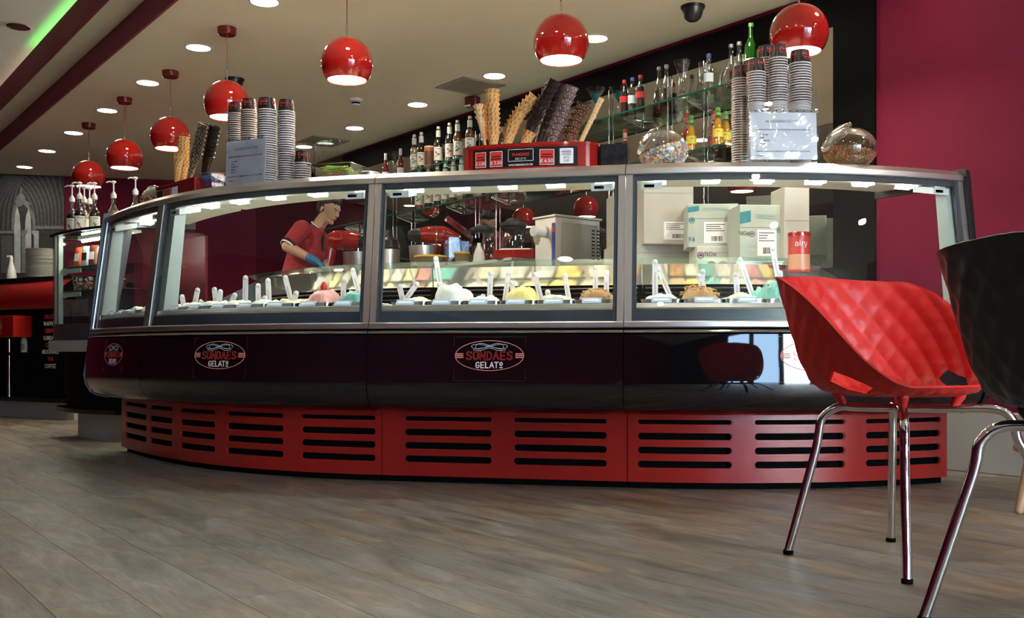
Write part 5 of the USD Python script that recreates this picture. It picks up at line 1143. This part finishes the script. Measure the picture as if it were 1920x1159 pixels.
o = m3.Manifold.cube((.24, .22, .22), True).translate((0, 0, .11)) - m3.Manifold.cube((.232, .212, .24), True).translate((0, 0, .124)); obj('bin', mani_tri(o), m_acryl, t, smooth=False); obj('lid', tf(bx(.13, 0, 0, .27, .22, .005, .001), TR(-.12, 0, .37) @ RY(.62)), m_acryl, t, smooth=False); obj('lid_edge', tf(cat_([bx(.13, sy * .11, 0, .27, .006, .008) for sy in (-1, 1)] + [bx(.265, 0, 0, .006, .22, .008)]), TR(-.12, 0, .37) @ RY(.62)), m_vessel, t)

# ================================================================ THE WORKER
def px8(x, y, Y=8.0): return at_y(x, y, Y)
def limb(*js, n=14): return [hull(js[i], js[i + 1], n=n) for i in range(len(js) - 1)]
def soften(parts, ln, it=8):
    m = m3.Manifold.batch_boolean(parts, m3.OpType.Add).refine_to_length(ln); g = mani_tri(m); g.merge_vertices(); trimesh.smoothing.filter_taubin(g, lamb=.5, nu=.53, iterations=it); return g
wk = thing('person', 'worker in a red polo shirt and one blue glove leaning over the counter', 'person', TR(-1.72, 8.02, 0))
hip, chest, neck, head = np.array([-1.74, 8.0, .98]), np.array([-1.655, 8.0, 1.32]), np.array([-1.560, 7.99, 1.545]), np.array([-1.468, 7.975, 1.672])
shR, shL = px8(566, 431, 7.84), np.array([-1.59, 8.17, 1.475]); elR, wrR, haR = px8(539, 462, 7.74), px8(589, 489, 7.72), px8(606, 499, 7.73)
elL, wrL, haL = np.array([-1.57, 8.26, 1.26]), px8(618, 514, 8.14), px8(634, 517, 8.12)
kn = [np.array([-1.66, 8.0 + s * .10, .50]) for s in (-1, 1)]; an = [np.array([-1.74, 8.0 + s * .11, .085]) for s in (-1, 1)]
def hand(w, h, side, curl):
    d = (h - w) / np.linalg.norm(h - w); up = np.array([0, 0, 1.0]) - d * d[2]; up /= np.linalg.norm(up); sd = np.cross(d, up) * side; P = []
    palm = [w + d * .02 + sd * .0, w + d * .075 + sd * .030, w + d * .078 - sd * .030]; P.append(hull((palm[0], .021), (palm[1], .0135), (palm[2], .0135), n=12))
    for k, L in enumerate((.070, .078, .072, .056)):
        a = w + d * .078 + sd * (.030 - .020 * k); b = a + d * L * .5 - up * .010 * curl; c = b + d * L * .32 - up * .024 * curl; e = c + d * L * .2 - up * .022 * curl
        P += limb((a, .0095), (b, .0088), (c, .0082), (e, .0072), n=10)
    a = w + d * .03 + sd * .026; b = a + d * .028 + sd * .022 - up * .006; c = b + d * .028 + sd * .004 - up * .012; P += limb((a, .012), (b, .0100), (c, .0085), n=10)
    return P
# head frame: looking right and down, a little towards the viewer
fd = np.array([.86, -.36, -.36]); fd /= np.linalg.norm(fd); sdh = np.cross(fd, [0, 0, 1.0]); sdh /= np.linalg.norm(sdh); uph = np.cross(sdh, fd)
hp_ = lambda f, s, u: head + .92 * (fd * f + sdh * s + uph * u)
skin_parts = limb((hip, .12), (chest, .09), (neck - np.array([0, 0, .04]), .050), (neck, .052), (head - uph * .03, .055))
skin_parts += [hull((hp_(-.022, 0, .040), .075), (hp_(.020, 0, .035), .068), (hp_(.040, .0, -.035), .047), (hp_(-.01, .0, -.045), .046), n=24), hull((hp_(.036, .018, -.075), .028), (hp_(.036, -.018, -.075), .028), (hp_(.062, 0, -.088), .020), (hp_(-.005, 0, -.05), .045), n=16),
               hull((hp_(.088, 0, .030), .008), (hp_(.106, 0, -.016), .011), (hp_(.090, .014, -.020), .008), (hp_(.090, -.014, -.020), .008), n=10), hull((hp_(.084, .028, .034), .012), (hp_(.084, -.028, .034), .012), n=10), hull((hp_(.082, .016, -.052), .008), (hp_(.082, -.016, -.052), .008), (hp_(.086, 0, -.048), .008), n=10),
               hull((hp_(-.018, .074, .012), .013), (hp_(-.024, .080, -.018), .009), n=10), hull((hp_(-.018, -.074, .012), .013), (hp_(-.024, -.080, -.018), .009), n=10)]
skin_parts += limb((shR, .062), (elR, .046), (wrR, .028)) + limb((shL, .060), (elL, .046), (wrL, .028)) + hand(wrL, haL, -1, .6) + hand(wrR, haR, 1, 1.2)
for k in (0, 1): skin_parts += limb((hip + np.array([0, (-1, 1)[k] * .09, -.06]), .095), (kn[k], .062), (an[k], .042))
m_skin = M('skin', (.46, .26, .17), .5, sss=.1); m_shirt = M('shirt_red', (.30, .016, .024), .8, bump=(50, .5, .01)); m_trou = M('trousers_black', (.012, .012, .014), .85)
body = obj('body', soften(skin_parts, .010, 6), m_skin, wk, world=True, smooth=60)
cl = limb((hip + np.array([0, 0, -.06]), .150), (hip + np.array([.0, 0, .05]), .150), (chest, .152), (chest + np.array([.02, 0, .10]), .120), (neck - np.array([.012, 0, .05]), .075))
cl += [hull((chest + np.array([0, -.10, .10]), .085), (chest + np.array([0, .10, .10]), .085), (chest, .12), n=16)]
slR, slL = shR + (elR - shR) * .72, shL + (elL - shL) * .6
cl += [hull((shR, .078), (chest + np.array([0, -.08, .12]), .09), n=16), hull((shL, .076), (chest + np.array([0, .08, .12]), .09), n=16)] + limb((shR, .078), (slR, .066)) + limb((shL, .076), (slL, .064))
obj('shirt', soften(cl, .012, 8), m_shirt, wk, world=True, smooth=60)
def cuff(c, axis, r, h, m, nm, rin=.006): obj(nm, tf(ring([(r, -h / 2), (r + .004, -h / 2), (r + .004, h / 2), (r, h / 2)], 28), align(c, axis)), m, wk, world=True)
axR = (elR - shR) / np.linalg.norm(elR - shR)
cuff(slR + axR * .050, axR, .060, .016, m_whiteink, 'sleeve_piping'); cuff(slR + axR * .034, axR, .063, .022, m_satin, 'sleeve_band')
nk = (head - neck) / np.linalg.norm(head - neck)
cuff(neck - nk * .012, nk, .058, .020, m_satin, 'collar'); cuff(neck + nk * .004, nk, .0585, .008, m_whiteink, 'collar_stripe')
obj('button_placket', mani_tri(hull((chest + np.array([.152, -.06, .03]), .009), (chest + np.array([.135, -.035, .13]), .009), (neck + np.array([.055, -.02, -.03]), .010), n=8)), m_satin, wk, world=True)
hr = [hull((hp_(-.034, 0, .050), .078), (hp_(.000, 0, .066), .068), (hp_(-.050, 0, .000), .062), n=24), hull((hp_(.055, .030, .094), .026), (hp_(.050, -.030, .098), .028), (hp_(-.02, 0, .088), .052), n=16), hull((hp_(.066, .0, .080), .020), (hp_(.03, -.045, .085), .026), n=12), hull((hp_(-.012, -.062, .028), .017), (hp_(-.010, -.064, .000), .010), (hp_(-.05, -.05, -.01), .022), n=10), hull((hp_(-.012, .062, .028), .017), (hp_(-.010, .064, .000), .010), (hp_(-.05, .05, -.01), .022), n=10)]
hm = soften(hr, .006, 3); hm.vertices = hm.vertices + hm.vertex_normals * ((meshkit.fbm(hm.vertices * np.array([60, 60, 30]), 3) - .5) * .014)[:, None]
obj('hair', hm, M('hair_dark', (.016, .010, .008), .55, bump=(90, .8, .006)), wk, world=True, smooth=60)
for s in (-1, 1):
    obj('eye', tf(trimesh.creation.icosphere(2, .008), TR(*hp_(.078, s * .029, .013))), m_whiteink, body, world=True); obj('iris', tf(trimesh.creation.icosphere(2, .0062), TR(*hp_(.081, s * .029, .011))), m_ink, body, world=True)
    obj('eyebrow', mani_tri(hull((hp_(.092, s * .016, .036), .0045), (hp_(.084, s * .044, .038), .0035), n=8)), M('hair_dark', (.016, .010, .008), .55), body, world=True)
obj('lips', mani_tri(hull((hp_(.088, .015, -.054), .005), (hp_(.088, -.015, -.054), .005), (hp_(.093, 0, -.052), .005), n=8)), M('lips', (.34, .12, .10), .5), body, world=True)
gv = hand(wrR, haR, 1, 1.2); gv = [hull((wrR - (haR - wrR) * .5, .034), (wrR, .033), (wrR + (haR - wrR) * .3, .030), n=14)] + gv
g = soften(gv, .006, 4); n_ = g.vertex_normals; g.vertices = g.vertices + n_ * .0035; obj('glove', g, M('glove_blue', (.025, .13, .30), .45, bump=(60, .6, .006)), wk, world=True, smooth=60)
tr = []
for k in (0, 1): tr += limb((hip + np.array([0, (-1, 1)[k] * .085, -.04]), .108), (kn[k], .075), (an[k] + np.array([0, 0, .02]), .060))
tr += [hull((hip + np.array([0, -.06, .0]), .125), (hip + np.array([0, .06, .0]), .125), n=16)]
obj('trousers', soften(tr, .02, 6), m_trou, wk, world=True, smooth=60)
for k in (0, 1): obj('shoe', mani_tri(hull((an[k] + np.array([-.03, 0, -.045]), .038), (an[k] + np.array([.08, 0, -.055]), .036), (an[k] + np.array([.16, 0, -.062]), .026), n=14)), m_satin, wk, world=True, smooth=60)
tool = thing('spatula_tool', 'dark handled steel tool held in the gloved hand', 'tool', TR(*haR)); dv = np.array([.85, .25, -.42]); dv /= np.linalg.norm(dv); h0 = wrR + (haR - wrR) * .9 - np.array([0, 0, .030])
obj('handle', mani_tri(hull((h0 - dv * .05, .007), (h0 + dv * .06, .008), n=12)), m_satin, tool, world=True); obj('shaft', mani_tri(hull((h0 + dv * .06, .0035), (h0 + dv * .17, .003), n=8)), m_steel, tool, world=True)

# ================================================================ LEFT: pastry case and crepe counter
LP = TR(-2.965, 6.50, 0) @ RZ(math.radians(-42)); W1, D1_ = .82, .60
t = thing('pastry_case', 'glass pastry display case on a black base left of the gelato counter', 'display case', LP)
B = lambda x0, x1, y0, y1, z0, z1, b=0: bx((x0 + x1) / 2, (y0 + y1) / 2, (z0 + z1) / 2, x1 - x0, y1 - y0, z1 - z0, b)
def arcbox(x0, x1, y0, y1, z0, z1, bul, r=.0):
    xs = np.linspace(x0, x1, 24); pl = Polygon([(x, y0 - bul * (1 - (2 * (x - x0) / (x1 - x0) - 1) ** 2)) for x in xs] + [(x1, y1), (x0, y1)])
    if r: pl = pl.buffer(-r).buffer(r)
    return tf(ext(pl, z1 - z0), TR(0, 0, z0))
m_plinth = M('plinth_grey', (.36, .34, .30), .5)
obj('plinth', arcbox(.16, W1, .06, D1_ - .05, 0, .168, .06), m_plinth, t); obj('foot_ledge', arcbox(.02, W1 + .01, -.02, D1_, .168, .195, .08), m_black, t); obj('base_cabinet', arcbox(.06, W1, .03, D1_ - .02, .195, .545, .07), m_blackwall, t)
obj('tray', arcbox(.0, W1 + .02, -.06, D1_ + .02, .545, .615, .05), M('tray_grey', (.42, .42, .40), .4), t); obj('display_floor', arcbox(.0, W1, -.03, D1_, .615, .72, .05), M('display_dark', (.06, .06, .06), .4), t)
obj('front_glass', arcbox(.02, W1, -.035, -.030, .72, 1.285, .05).difference(arcbox(0, 1, 0, 1, 0, .1, 0)) if False else cat_([tf(ext(Polygon([(x, -.035 - .05 * (1 - (2 * x / W1 - 1) ** 2)) for x in np.linspace(0, W1, 20)] + [(x, -.030 - .05 * (1 - (2 * x / W1 - 1) ** 2)) for x in np.linspace(W1, 0, 20)]), .57), TR(0, 0, .72))]), m_glass, t)
obj('side_glass', B(.0, .006, -.03, D1_, .72, 1.285), m_glass, t, smooth=False); obj('top_glass', arcbox(-.01, W1 + .01, -.045, D1_ + .01, 1.285, 1.297, .05), m_shelf, t); obj('top_trim', tf(ext(arc_ := Polygon([(x, -.050 - .05 * (1 - (2 * x / W1 - 1) ** 2)) for x in np.linspace(-.01, W1, 20)] + [(x, -.034 - .05 * (1 - (2 * x / W1 - 1) ** 2)) for x in np.linspace(W1, -.01, 20)]), .016), TR(0, 0, 1.284)), m_satin, t)
for x in (.01, .05): obj('corner_post', B(x, x + .028 if x > .02 else x + .010, -.028, .0, .72, 1.285), m_pale, t, smooth=False)
for z in (1.075, .925):
    sh = obj('glass_shelf', B(.05, W1 - .02, .0, .45, z, z + .008), m_shelf, t, smooth=False); obj('shelf_edge', B(.05, W1 - .02, -.003, .001, z, z + .008), m_edge, sh, smooth=False)
    obj('shelf_bracket', cat_([B(.06, .34, -.006, -.002, z - .030, z - .002), B(.05, .085, -.012, .02, z - .034, z)]), m_pale, t, smooth=False)
obj('lamp_tube', tf(lathe([(.009, 0), (.009, W1 - .2)], 12), TR(.14, .10, 1.262) @ RY(math.pi / 2)), lamp('case_tube', (1, .97, .88), 34.0), t); obj('lamp_cover', B(.10, W1 - .02, .085, .16, 1.272, 1.284), m_white, t, smooth=False)
obj('back_panel', B(.0, W1, D1_ - .02, D1_, .72, 1.285), M('case_back_red', (.10, .006, .010), .4), t, smooth=False)
ip = np.linalg.inv(LP)
pk = [((.60, .10, .03), 'orange snack packet, leftmost on the pastry case top shelf'), ((.05, .12, .35), 'blue snack packet beside the orange one'), ((.60, .60, .62), 'white snack packet with dark print in the middle of the top shelf'), ((.55, .50, .42), 'cream snack packet right of the white one'), ((.16, .05, .03), 'brown snack packet on the pastry case top shelf'), ((.50, .36, .20), 'tan snack packet at the right of the top shelf')]
for i, (c, lab) in enumerate(pk):
    p = thing('snack_packet', lab, 'packet', LP @ TR(.13 + .052 * i, .07 + .055 * (i % 2), 1.084) @ RZ(rng.uniform(.2, .6)) @ SC(.8, 1, 1) @ RX(-.12)); xs = np.linspace(-1, 1, 11); g = []
    v, f = [], []
    for sgn in (-1, 1):
        for a in xs:
            for b_ in xs: v.append((a * .04 * (1 - .08 * (1 - b_ * b_)), sgn * .016 * max(0, (1 - a ** 4)) * max(0, (1 - b_ ** 4)), (b_ + 1) * .07))
    for s_ in (0, 121):
        for a in range(10):
            for b_ in range(10): q_ = s_ + a * 11 + b_; f += [[q_, q_ + 11, q_ + 12], [q_, q_ + 12, q_ + 1]]
    obj('bag', trimesh.Trimesh(v, f, process=False), M(f'packet_{i}', c, .22), p, smooth=40); obj('seal', cat_([bx(0, 0, z, .082, .0016, .010) for z in (.003, .137)]), M(f'packet_{i}', c, .22), p, smooth=False); obj('print_panel', bx(0, -.0158, .07, .045, .002, .05, .0008), [m_whiteink, m_paper, m_ink, m_redink, m_paper, m_ink][i], p)
def b_scup(t):
    obj('cup', vessel([(.028, 0), (.030, .003), (.042, .09), (.044, .092)], .0015, 24), m_vessel, t); r = np.random.default_rng(5)
    for k, c in enumerate(((.55, .03, .03), (.62, .30, .25), (.60, .55, .50))): obj('sweets', cat_([tf(bx(0, 0, 0, .016, .008, .008, .002), TR(r.uniform(-.022, .022), r.uniform(-.022, .022), r.uniform(.01, .085)) @ RZ(r.uniform(0, 6)) @ RX(r.uniform(0, 6))) for _ in range(26)]), M(f'cupsweet_{k}', c, .35), t, kind='stuff')
K_sc = Kind('sweet_cup', b_scup, 'cup')
for i in range(6): K_sc.put(LP @ TR(.13 + .072 * i, .08 + .10 * (i % 2), .934), f'clear cup of red sweets on the lower pastry shelf, {wordn[i]} from the left', 'cups of red sweets')
t = thing('popcorn', 'small pale heap of popcorn on the floor of the pastry case', 'popcorn', LP @ TR(.62, .06, .722)); r_ = np.random.default_rng(3)
obj('heap', cat_([tf(trimesh.creation.icosphere(1, .010), TR(r_.uniform(-.05, .05), r_.uniform(-.04, .04), .008 + r_.uniform(0, .02))) for _ in range(60)]), M('popcorn', (.62, .55, .36), .7), t, kind='stuff')
# pump bottles on the pastry case
def pump_kind(liquid, art):
    def b(t):
        P = np.array(SYR) * [1, .80]; obj('glass', vessel([tuple(p) for p in P], .0022, 24), m_vessel, t); obj('liquid', lathe([(max(r - .003, .002), z + (.003 if i == 0 else 0)) for i, (r, z) in enumerate(P) if z < .17], 24), liquid, t)
        l = obj('label', patch(.0362, -1.15, 1.15, .03, .125, n=12), m_lab, t); rr = random.Random(3)
        for k in range(5): obj('leaf_print', bend(tf(ext(affinity.translate(affinity.scale(Point(0, 0).buffer(1, quad_segs=4), .005, .009), rr.uniform(-.014, .014), .045 + rr.uniform(0, .035)), .0005), TR()), .0368), art[k % len(art)], l, smooth=False)
        obj('lettering', bend(tf(text('MONIN', .007, .0005, True), TR(0, .108, 0)), .0368), m_ink, l, smooth=False)
        obj('pump_collar', lathe([(.018, .243), (.019, .246), (.019, .268), (.012, .275), (.010, .285)], 20), m_white, t); obj('pump_stem', lathe([(.0045, .28), (.0045, .345)], 10), m_white, t); obj('pump_head', cat_([lathe([(.008, .342), (.017, .350), (.017, .356), (.010, .360)], 18), tube([(.0, 0, .352), (-.03, 0, .354), (-.048, 0, .346)], [.006, .005, .004], 8)]), m_white, t)
    return Kind('pump_bottle', b, 'bottle')
KP = {'dark': pump_kind(liq('dark', (.020, .008, .005)), [lf_r, lf_b]), 'green': pump_kind(liq('dark', (.020, .008, .005)), [lf_g, lf_g]), 'clear': pump_kind(liq('pale', (.42, .36, .20)), [lf_b, lf_o])}
for x, Y, k, lab in [(135, 6.52, 'dark', 'dark syrup bottle with white pump, leftmost on the pastry case'), (149, 6.40, 'dark', 'dark syrup bottle with white pump, front one of the left cluster'), (158, 6.56, 'clear', 'pale syrup bottle with white pump behind the front one'), (168, 6.62, 'clear', 'pale syrup bottle with white pump at the back of the cluster'), (177, 6.42, 'green', 'dark syrup bottle with green print and pump, tallest of the cluster'), (213, 6.36, 'clear', 'clear syrup bottle with white pump standing alone'), (254, 6.22, 'clear', 'clear syrup bottle with white pump beside the biscuit jar')]:
    p = at_y(x, 500, Y); KP[k].put(TR(p[0], p[1], 1.2975) @ RZ(FACE(p) + rng.uniform(-.4, .4)) @ SC(.94), lab, 'pump syrup bottles')

# crepe counter further back
LC = TR(-4.645, 8.53, 0) @ RZ(math.radians(-32)); W2, D2_ = 1.38, .62
hx = np.array([math.cos(math.radians(-32)), math.sin(math.radians(-32))])
def lx(px):   # local x on the counter's front line seen in column px
    k = (px - 960) / F; return (k * 8.53 + 4.645) / (hx[0] - k * hx[1])
t = thing('crepe_counter', 'black crepe counter with red curved hood and menu words at far left', 'counter', LC)
obj('plinth', arcbox(.02, W2, .05, D2_, 0, .140, .05), m_plinth, t); obj('foot_ledge', arcbox(-.02, W2 + .02, -.03, D2_, .140, .175, .06), m_black, t); obj('base_cabinet', arcbox(.0, W2, .03, D2_ - .02, .175, .92, .03), m_blackwall, t)
hood = [(-.08, .88), (-.10, .93), (-.09, 1.0), (-.04, 1.08), (.05, 1.13), (.06, 1.12), (-.02, 1.06), (-.07, .99), (-.085, .94)]
obj('red_hood', tf(ext(Polygon(hood), W2 * .98), TR(0, 0, 0) @ np.array([[0, 0, 1, 0], [1, 0, 0, 0], [0, 1, 0, 0], [0, 0, 0, 1.0]])), m_red, t, smooth=50); obj('worktop', arcbox(-.03, W2 + .01, .02, D2_, 1.115, 1.142, .03), m_satin, t); obj('upper_cabinet', B(.0, W2, .06, D2_ - .02, .92, 1.115), m_dark, t, smooth=False)
obj('glass_guard', tf(ext(Polygon([(-.20, .93), (-.205, .93), (-.16, 1.10), (-.04, 1.20), (-.035, 1.195), (-.155, 1.095)]), .5), np.array([[0, 0, 1, -.55], [1, 0, 0, 0], [0, 1, 0, 0], [0, 0, 0, 1.0]])), m_shelf, t, smooth=50)
obj('menu_panel', B(lx(66), lx(66) + .42, -.02, .02, .20, .90), m_blackwall, t, smooth=False)
zl = lambda y: HC + (HY - y) * 8.15 / F
for i, (s, y) in enumerate([('GELATO', 599), ('WAFFLES', 612), ('CREPES', 625), ('SUNDAES', 638), ('CAKES', 651), ('MILKSHAKES', 663), ('TEA', 676), ('COFFEE', 689)]):
    g = text(s, .031, .0008, True, .92 if s != 'MILKSHAKES' else .80); obj('menu_word', tf(g, TR(lx(99), -.0208, zl(y)) @ RX(math.pi / 2)), m_redink if i % 2 == 0 else m_whiteink, t, smooth=False)
bxm = obj('sign_box', B(lx(25), lx(60), -.16, .02, zl(633) - .0, zl(593), .004), m_red, t); 
el = lambda k: affinity.scale(Point(lx(33), (zl(633) + zl(593)) / 2).buffer(1, quad_segs=12), .040 * k, .072 * k)
obj('sign_oval', tf(ext(el(1), .001), TR(0, -.1605, 0) @ RX(math.pi / 2)), m_blackink, bxm, smooth=False); obj('sign_ring', tf(ext(el(1).difference(el(.93)), .001), TR(0, -.1615, 0) @ RX(math.pi / 2)), m_pinkink, bxm, smooth=False)
obj('sign_word', tf(ext(affinity.translate(affinity.scale(word('SUNDAES', .030, .12, .9), .40, 1.2, origin=(0, 0)), lx(33), (zl(633) + zl(593)) / 2 - .016), .001), TR(0, -.1615, 0) @ RX(math.pi / 2)), M('orange_print', (.80, .20, .05), .5), bxm, smooth=False)
obj('chrome_pole', tf(lathe([(.016, 0), (.016, .47)], 14), TR(lx(24), -.03, .175)), m_chrome, t); obj('lower_shelf', B(.0, lx(62), -.05, .03, .51, .535), m_black, t, smooth=False)
pb = thing('cream_bottle', 'pale bottle on the dark lower shelf of the crepe counter', 'bottle', LC @ TR(lx(50), -.022, .5355)); obj('body', lathe([(.040, 0), (.042, .005), (.042, .09), (.030, .12), (.016, .15), (.016, .165)], 24).apply_transform(SC(.62, .62, 1)), M('bottle_grey', (.30, .31, .31), .4), pb); obj('label', patch(.0266, -1.2, 1.2, .02, .07, n=10), M('bottle_green', (.10, .16, .10), .5), pb)
def b_plate(t): obj('plate', lathe([(.07, 0), (.078, .002), (.118, .012), (.124, .0135), (.124, .0155), (.116, .0145), (.075, .006), (0, .0055)], 40), M('plate_white', (.55, .54, .50), .3), t); obj('foot_ring', ring([(.066, -.002), (.072, -.002), (.072, .001), (.066, .001)], 32), M('plate_white', (.55, .54, .50), .3), t)
K_pl = Kind('dinner_plate', b_plate, 'plate'); p0 = at_y(78, 500, 8.28)
for k in range(24): K_pl.put(TR(p0[0] + rng.uniform(-.004, .004), p0[1] + rng.uniform(-.004, .004), 1.1445 + .0100 * k), 'white plate in the tall plate stack on the crepe counter' if k < 23 else 'topmost white plate of the stack on the crepe counter', 'stacked white plates' if k < 23 else None)
p = at_y(21, 500, 8.70); t = thing('spray_bottle', 'white spray bottle with green base left of the plates', 'bottle', TR(p[0], p[1], 1.143)); obj('body', lathe([(.042, .03), (.043, .06), (.034, .11), (.018, .17), (.014, .19)], 24), m_white, t); obj('green_liquid', lathe([(.042, 0), (.043, .005), (.0425, .032)], 24), M('liquid_mint', (.06, .30, .12), .3), t); obj('spray_head', cat_([lathe([(.016, .19), (.016, .215), (.010, .235)], 16), bx(-.015, 0, .228, .05, .018, .018, .005)]), m_white, t)
# ================================================================ CHAIRS IN THE FOREGROUND
def thicken(v, f, t):
    g = trimesh.Trimesh(v, f, process=False); n = g.vertex_normals; k = len(v); f = np.asarray(f)
    e = np.sort(np.vstack([f[:, [0, 1]], f[:, [1, 2]], f[:, [2, 0]]]), axis=1); d = np.vstack([f[:, [0, 1]], f[:, [1, 2]], f[:, [2, 0]]])
    _, inv, c = np.unique(e, axis=0, return_inverse=True, return_counts=True); b = d[c[inv] == 1]
    side = np.vstack([[[a, a + k, c_ + k], [a, c_ + k, c_]] for a, c_ in b]).reshape(-1, 3)
    return np.vstack([v, v - n * t]), np.vstack([f, f[:, ::-1] + k, side])
MER = np.array([(0, 0), (.07, .001), (.135, .003), (.180, .014), (.208, .042), (.228, .090), (.246, .160), (.262, .235), (.276, .300), (.284, .335)])
MS = np.concatenate([[0], np.cumsum(np.hypot(*np.diff(MER, axis=0).T))]); MT = MS / MS[-1]
def shell_mesh():
    nf, nm = 220, 90; ph = np.linspace(-math.pi, math.pi, nf, endpoint=False); V = []
    sm = lambda x: x * x * (3 - 2 * x)
    for p in ph:
        a = abs(math.degrees(p)); x = np.clip((a - 52) / (142 - 52), 0, 1); mx = 1 - .035 * (a / 60 if a < 60 else 1) - .575 * (.80 * sm(x) + .20 * x)
        for k in range(nm):
            m = (k / (nm - 1)) * mx; r, z = np.interp(m, MT, MER[:, 0]), np.interp(m, MT, MER[:, 1])
            q = (abs(math.cos(p)) ** 2.6 + abs(math.sin(p)) ** 2.6) ** (-1 / 2.6); lean = .10 * max(0, z) * math.cos(p)
            V.append((-(r * q * .98 + lean) * math.cos(p) - .0, r * q * 1.02 * math.sin(p), z))
    V = np.array(V); F_ = []
    for i in range(nf):
        for k in range(nm - 1):
            pm = ph[i]; a = abs(math.degrees(pm)); x = np.clip((a - 52) / (142 - 52), 0, 1); mx = 1 - .035 * (a / 60 if a < 60 else 1) - .575 * (.80 * sm(x) + .20 * x)
            q = [i * nm + k, ((i + 1) % nf) * nm + k, ((i + 1) % nf) * nm + k + 1, i * nm + k + 1]
            if k > 0: F_.append([q[0], q[2], q[1]])
            F_.append([q[0], q[3], q[2]])
    g = trimesh.Trimesh(V, F_, process=False); N = g.vertex_normals
    # quilted relief of leaning diamonds
    P = np.repeat(ph, nm); S = np.zeros(len(V))
    mxs = []
    for i, p in enumerate(ph):
        a = abs(math.degrees(p)); x = np.clip((a - 52) / (142 - 52), 0, 1); mx = 1 - .035 * (a / 60 if a < 60 else 1) - .575 * (.80 * sm(x) + .20 * x); S[i * nm:(i + 1) * nm] = np.linspace(0, mx, nm) * MS[-1]; mxs.append(mx)
    A = P * 26 / (2 * math.pi) + S / .088; B_ = P * 26 / (2 * math.pi) - S / .088
    tri = lambda x: np.abs(2 * (x - np.floor(x)) - 1)
    fade = np.clip((S - .05) / .05, 0, 1) * np.clip((np.repeat(mxs, nm) * MS[-1] - S) / .016, 0, 1)
    h = (np.minimum(1 - tri(A), 1 - tri(B_)) * .0042 + (1 - tri(A)) * .0030) * fade
    V = V - N * h[:, None]
    g = trimesh.Trimesh(V, F_, process=False); g.merge_vertices(merge_tex=True, merge_norm=True, digits_vertex=7); g.update_faces(g.nondegenerate_faces()); g.remove_unreferenced_vertices()
    v, f = thicken(g.vertices, g.faces, .0065); s = trimesh.Trimesh(v, f, process=False)
    mm = tmani(s)
    print('shell', mm.status(), mm.volume())
    for sg in (-1, 1):
        a = math.radians(180 - 97) * sg; c = np.array([math.cos(a), math.sin(a), 0]); tn = np.array([-math.sin(a), math.cos(a), 0]) * sg
        pts = []
        for r in (.12, .40):
            for x, z in ((-.062, .030), (-.010, .050), (.045, .066), (.066, .044), (.020, .026), (-.030, .018)): pts.append(c * r + tn * x + np.array([0, 0, z + (r - .20) * .25]))
        mm = mm - m3.Manifold.hull_points(np.array(pts))
    return mani_tri(mm)
SHELL = shell_mesh()
ZFR = .405
def chair(name, lab, C, deg, m, feet, tops):
    t = thing(name, lab, 'chair', TR(C[0], C[1], 0) @ RZ(math.radians(deg)))          # local x is forward
    obj('seat_shell', SHELL.copy().apply_transform(TR(0, 0, ZFR + .030)), m, t, smooth=22)
    for k, a in enumerate((45, 135, -45, -135)):
        dr = np.array([math.cos(math.radians(a)), math.sin(math.radians(a))]); rt, rf = tops[k], feet[k]
        z = ZFR - (.0 if abs(a) in (45, 135) and a > 0 else .0)
        pts = bez((dr[0] * .0, dr[1] * .0, z), (dr[0] * .10, dr[1] * .10, z), (dr[0] * (rt - .035), dr[1] * (rt - .035), z), (dr[0] * (rt + .006), dr[1] * (rt + .006), z - .030), (dr[0] * (rt + .016), dr[1] * (rt + .016), z - .075), (dr[0] * (rt + .3 * (rf - rt)), dr[1] * (rt + .3 * (rf - rt)), z * .66), (dr[0] * rf, dr[1] * rf, .012), n=8)
        lg = obj('leg', tube(pts, .0115, 16), m_chrome, t, smooth=60)
        e = np.array([dr[0] * rf, dr[1] * rf, 0]); obj('foot_cap', lathe([(.0135, 0), (.0135, .012), (.0118, .014)], 16).apply_transform(TR(*e)), m_dark, lg)
        obj('mount', mani_tri(hull((np.array([dr[0] * .135, dr[1] * .135, z + .008]), .010), (np.array([dr[0] * .150, dr[1] * .150, z + .036]), .016), n=10)), m, t)
    return t
m_shellred = M('shell_red', (.56, .014, .012), .44, spec=.45); m_shellblack = M('shell_black', (.010, .010, .011), .42)
chair('tub_chair', 'red quilted plastic tub chair on chrome legs at the right', (1.02, 2.63), -62, m_shellred, (.42, .27, .27, .28), (.27, .185, .185, .185))
chair('tub_chair', 'black quilted plastic tub chair cut by the right edge, nearest the viewer', (1.17, 1.95), 30, m_shellblack, (.28, .338, .28, .28), (.185, .225, .185, .185))
t = thing('wooden_stool', 'wooden stool of which one tapered leg shows at the right edge', 'stool', TR(2.02, 3.46, 0)); m_oak = M('oak_leg', (.36, .21, .11), .5, noise=((6, 6, 1), .2))
for k in range(4):
    a = math.radians(196 + 90 * k); d_ = np.array([math.cos(a), math.sin(a), 0]); obj('leg', mani_tri(hull((d_ * .315 + [0, 0, .016], .016), (d_ * .20 + [0, 0, .44], .022), n=14)), m_oak, t, smooth=60)
obj('seat', lathe([(.0, .45), (.19, .45), (.20, .456), (.20, .476), (.19, .482), (0, .478)], 36), m_oak, t); obj('stretcher', ring([(.235, .20), (.25, .20), (.25, .215), (.235, .215)], 36), m_oak, t)
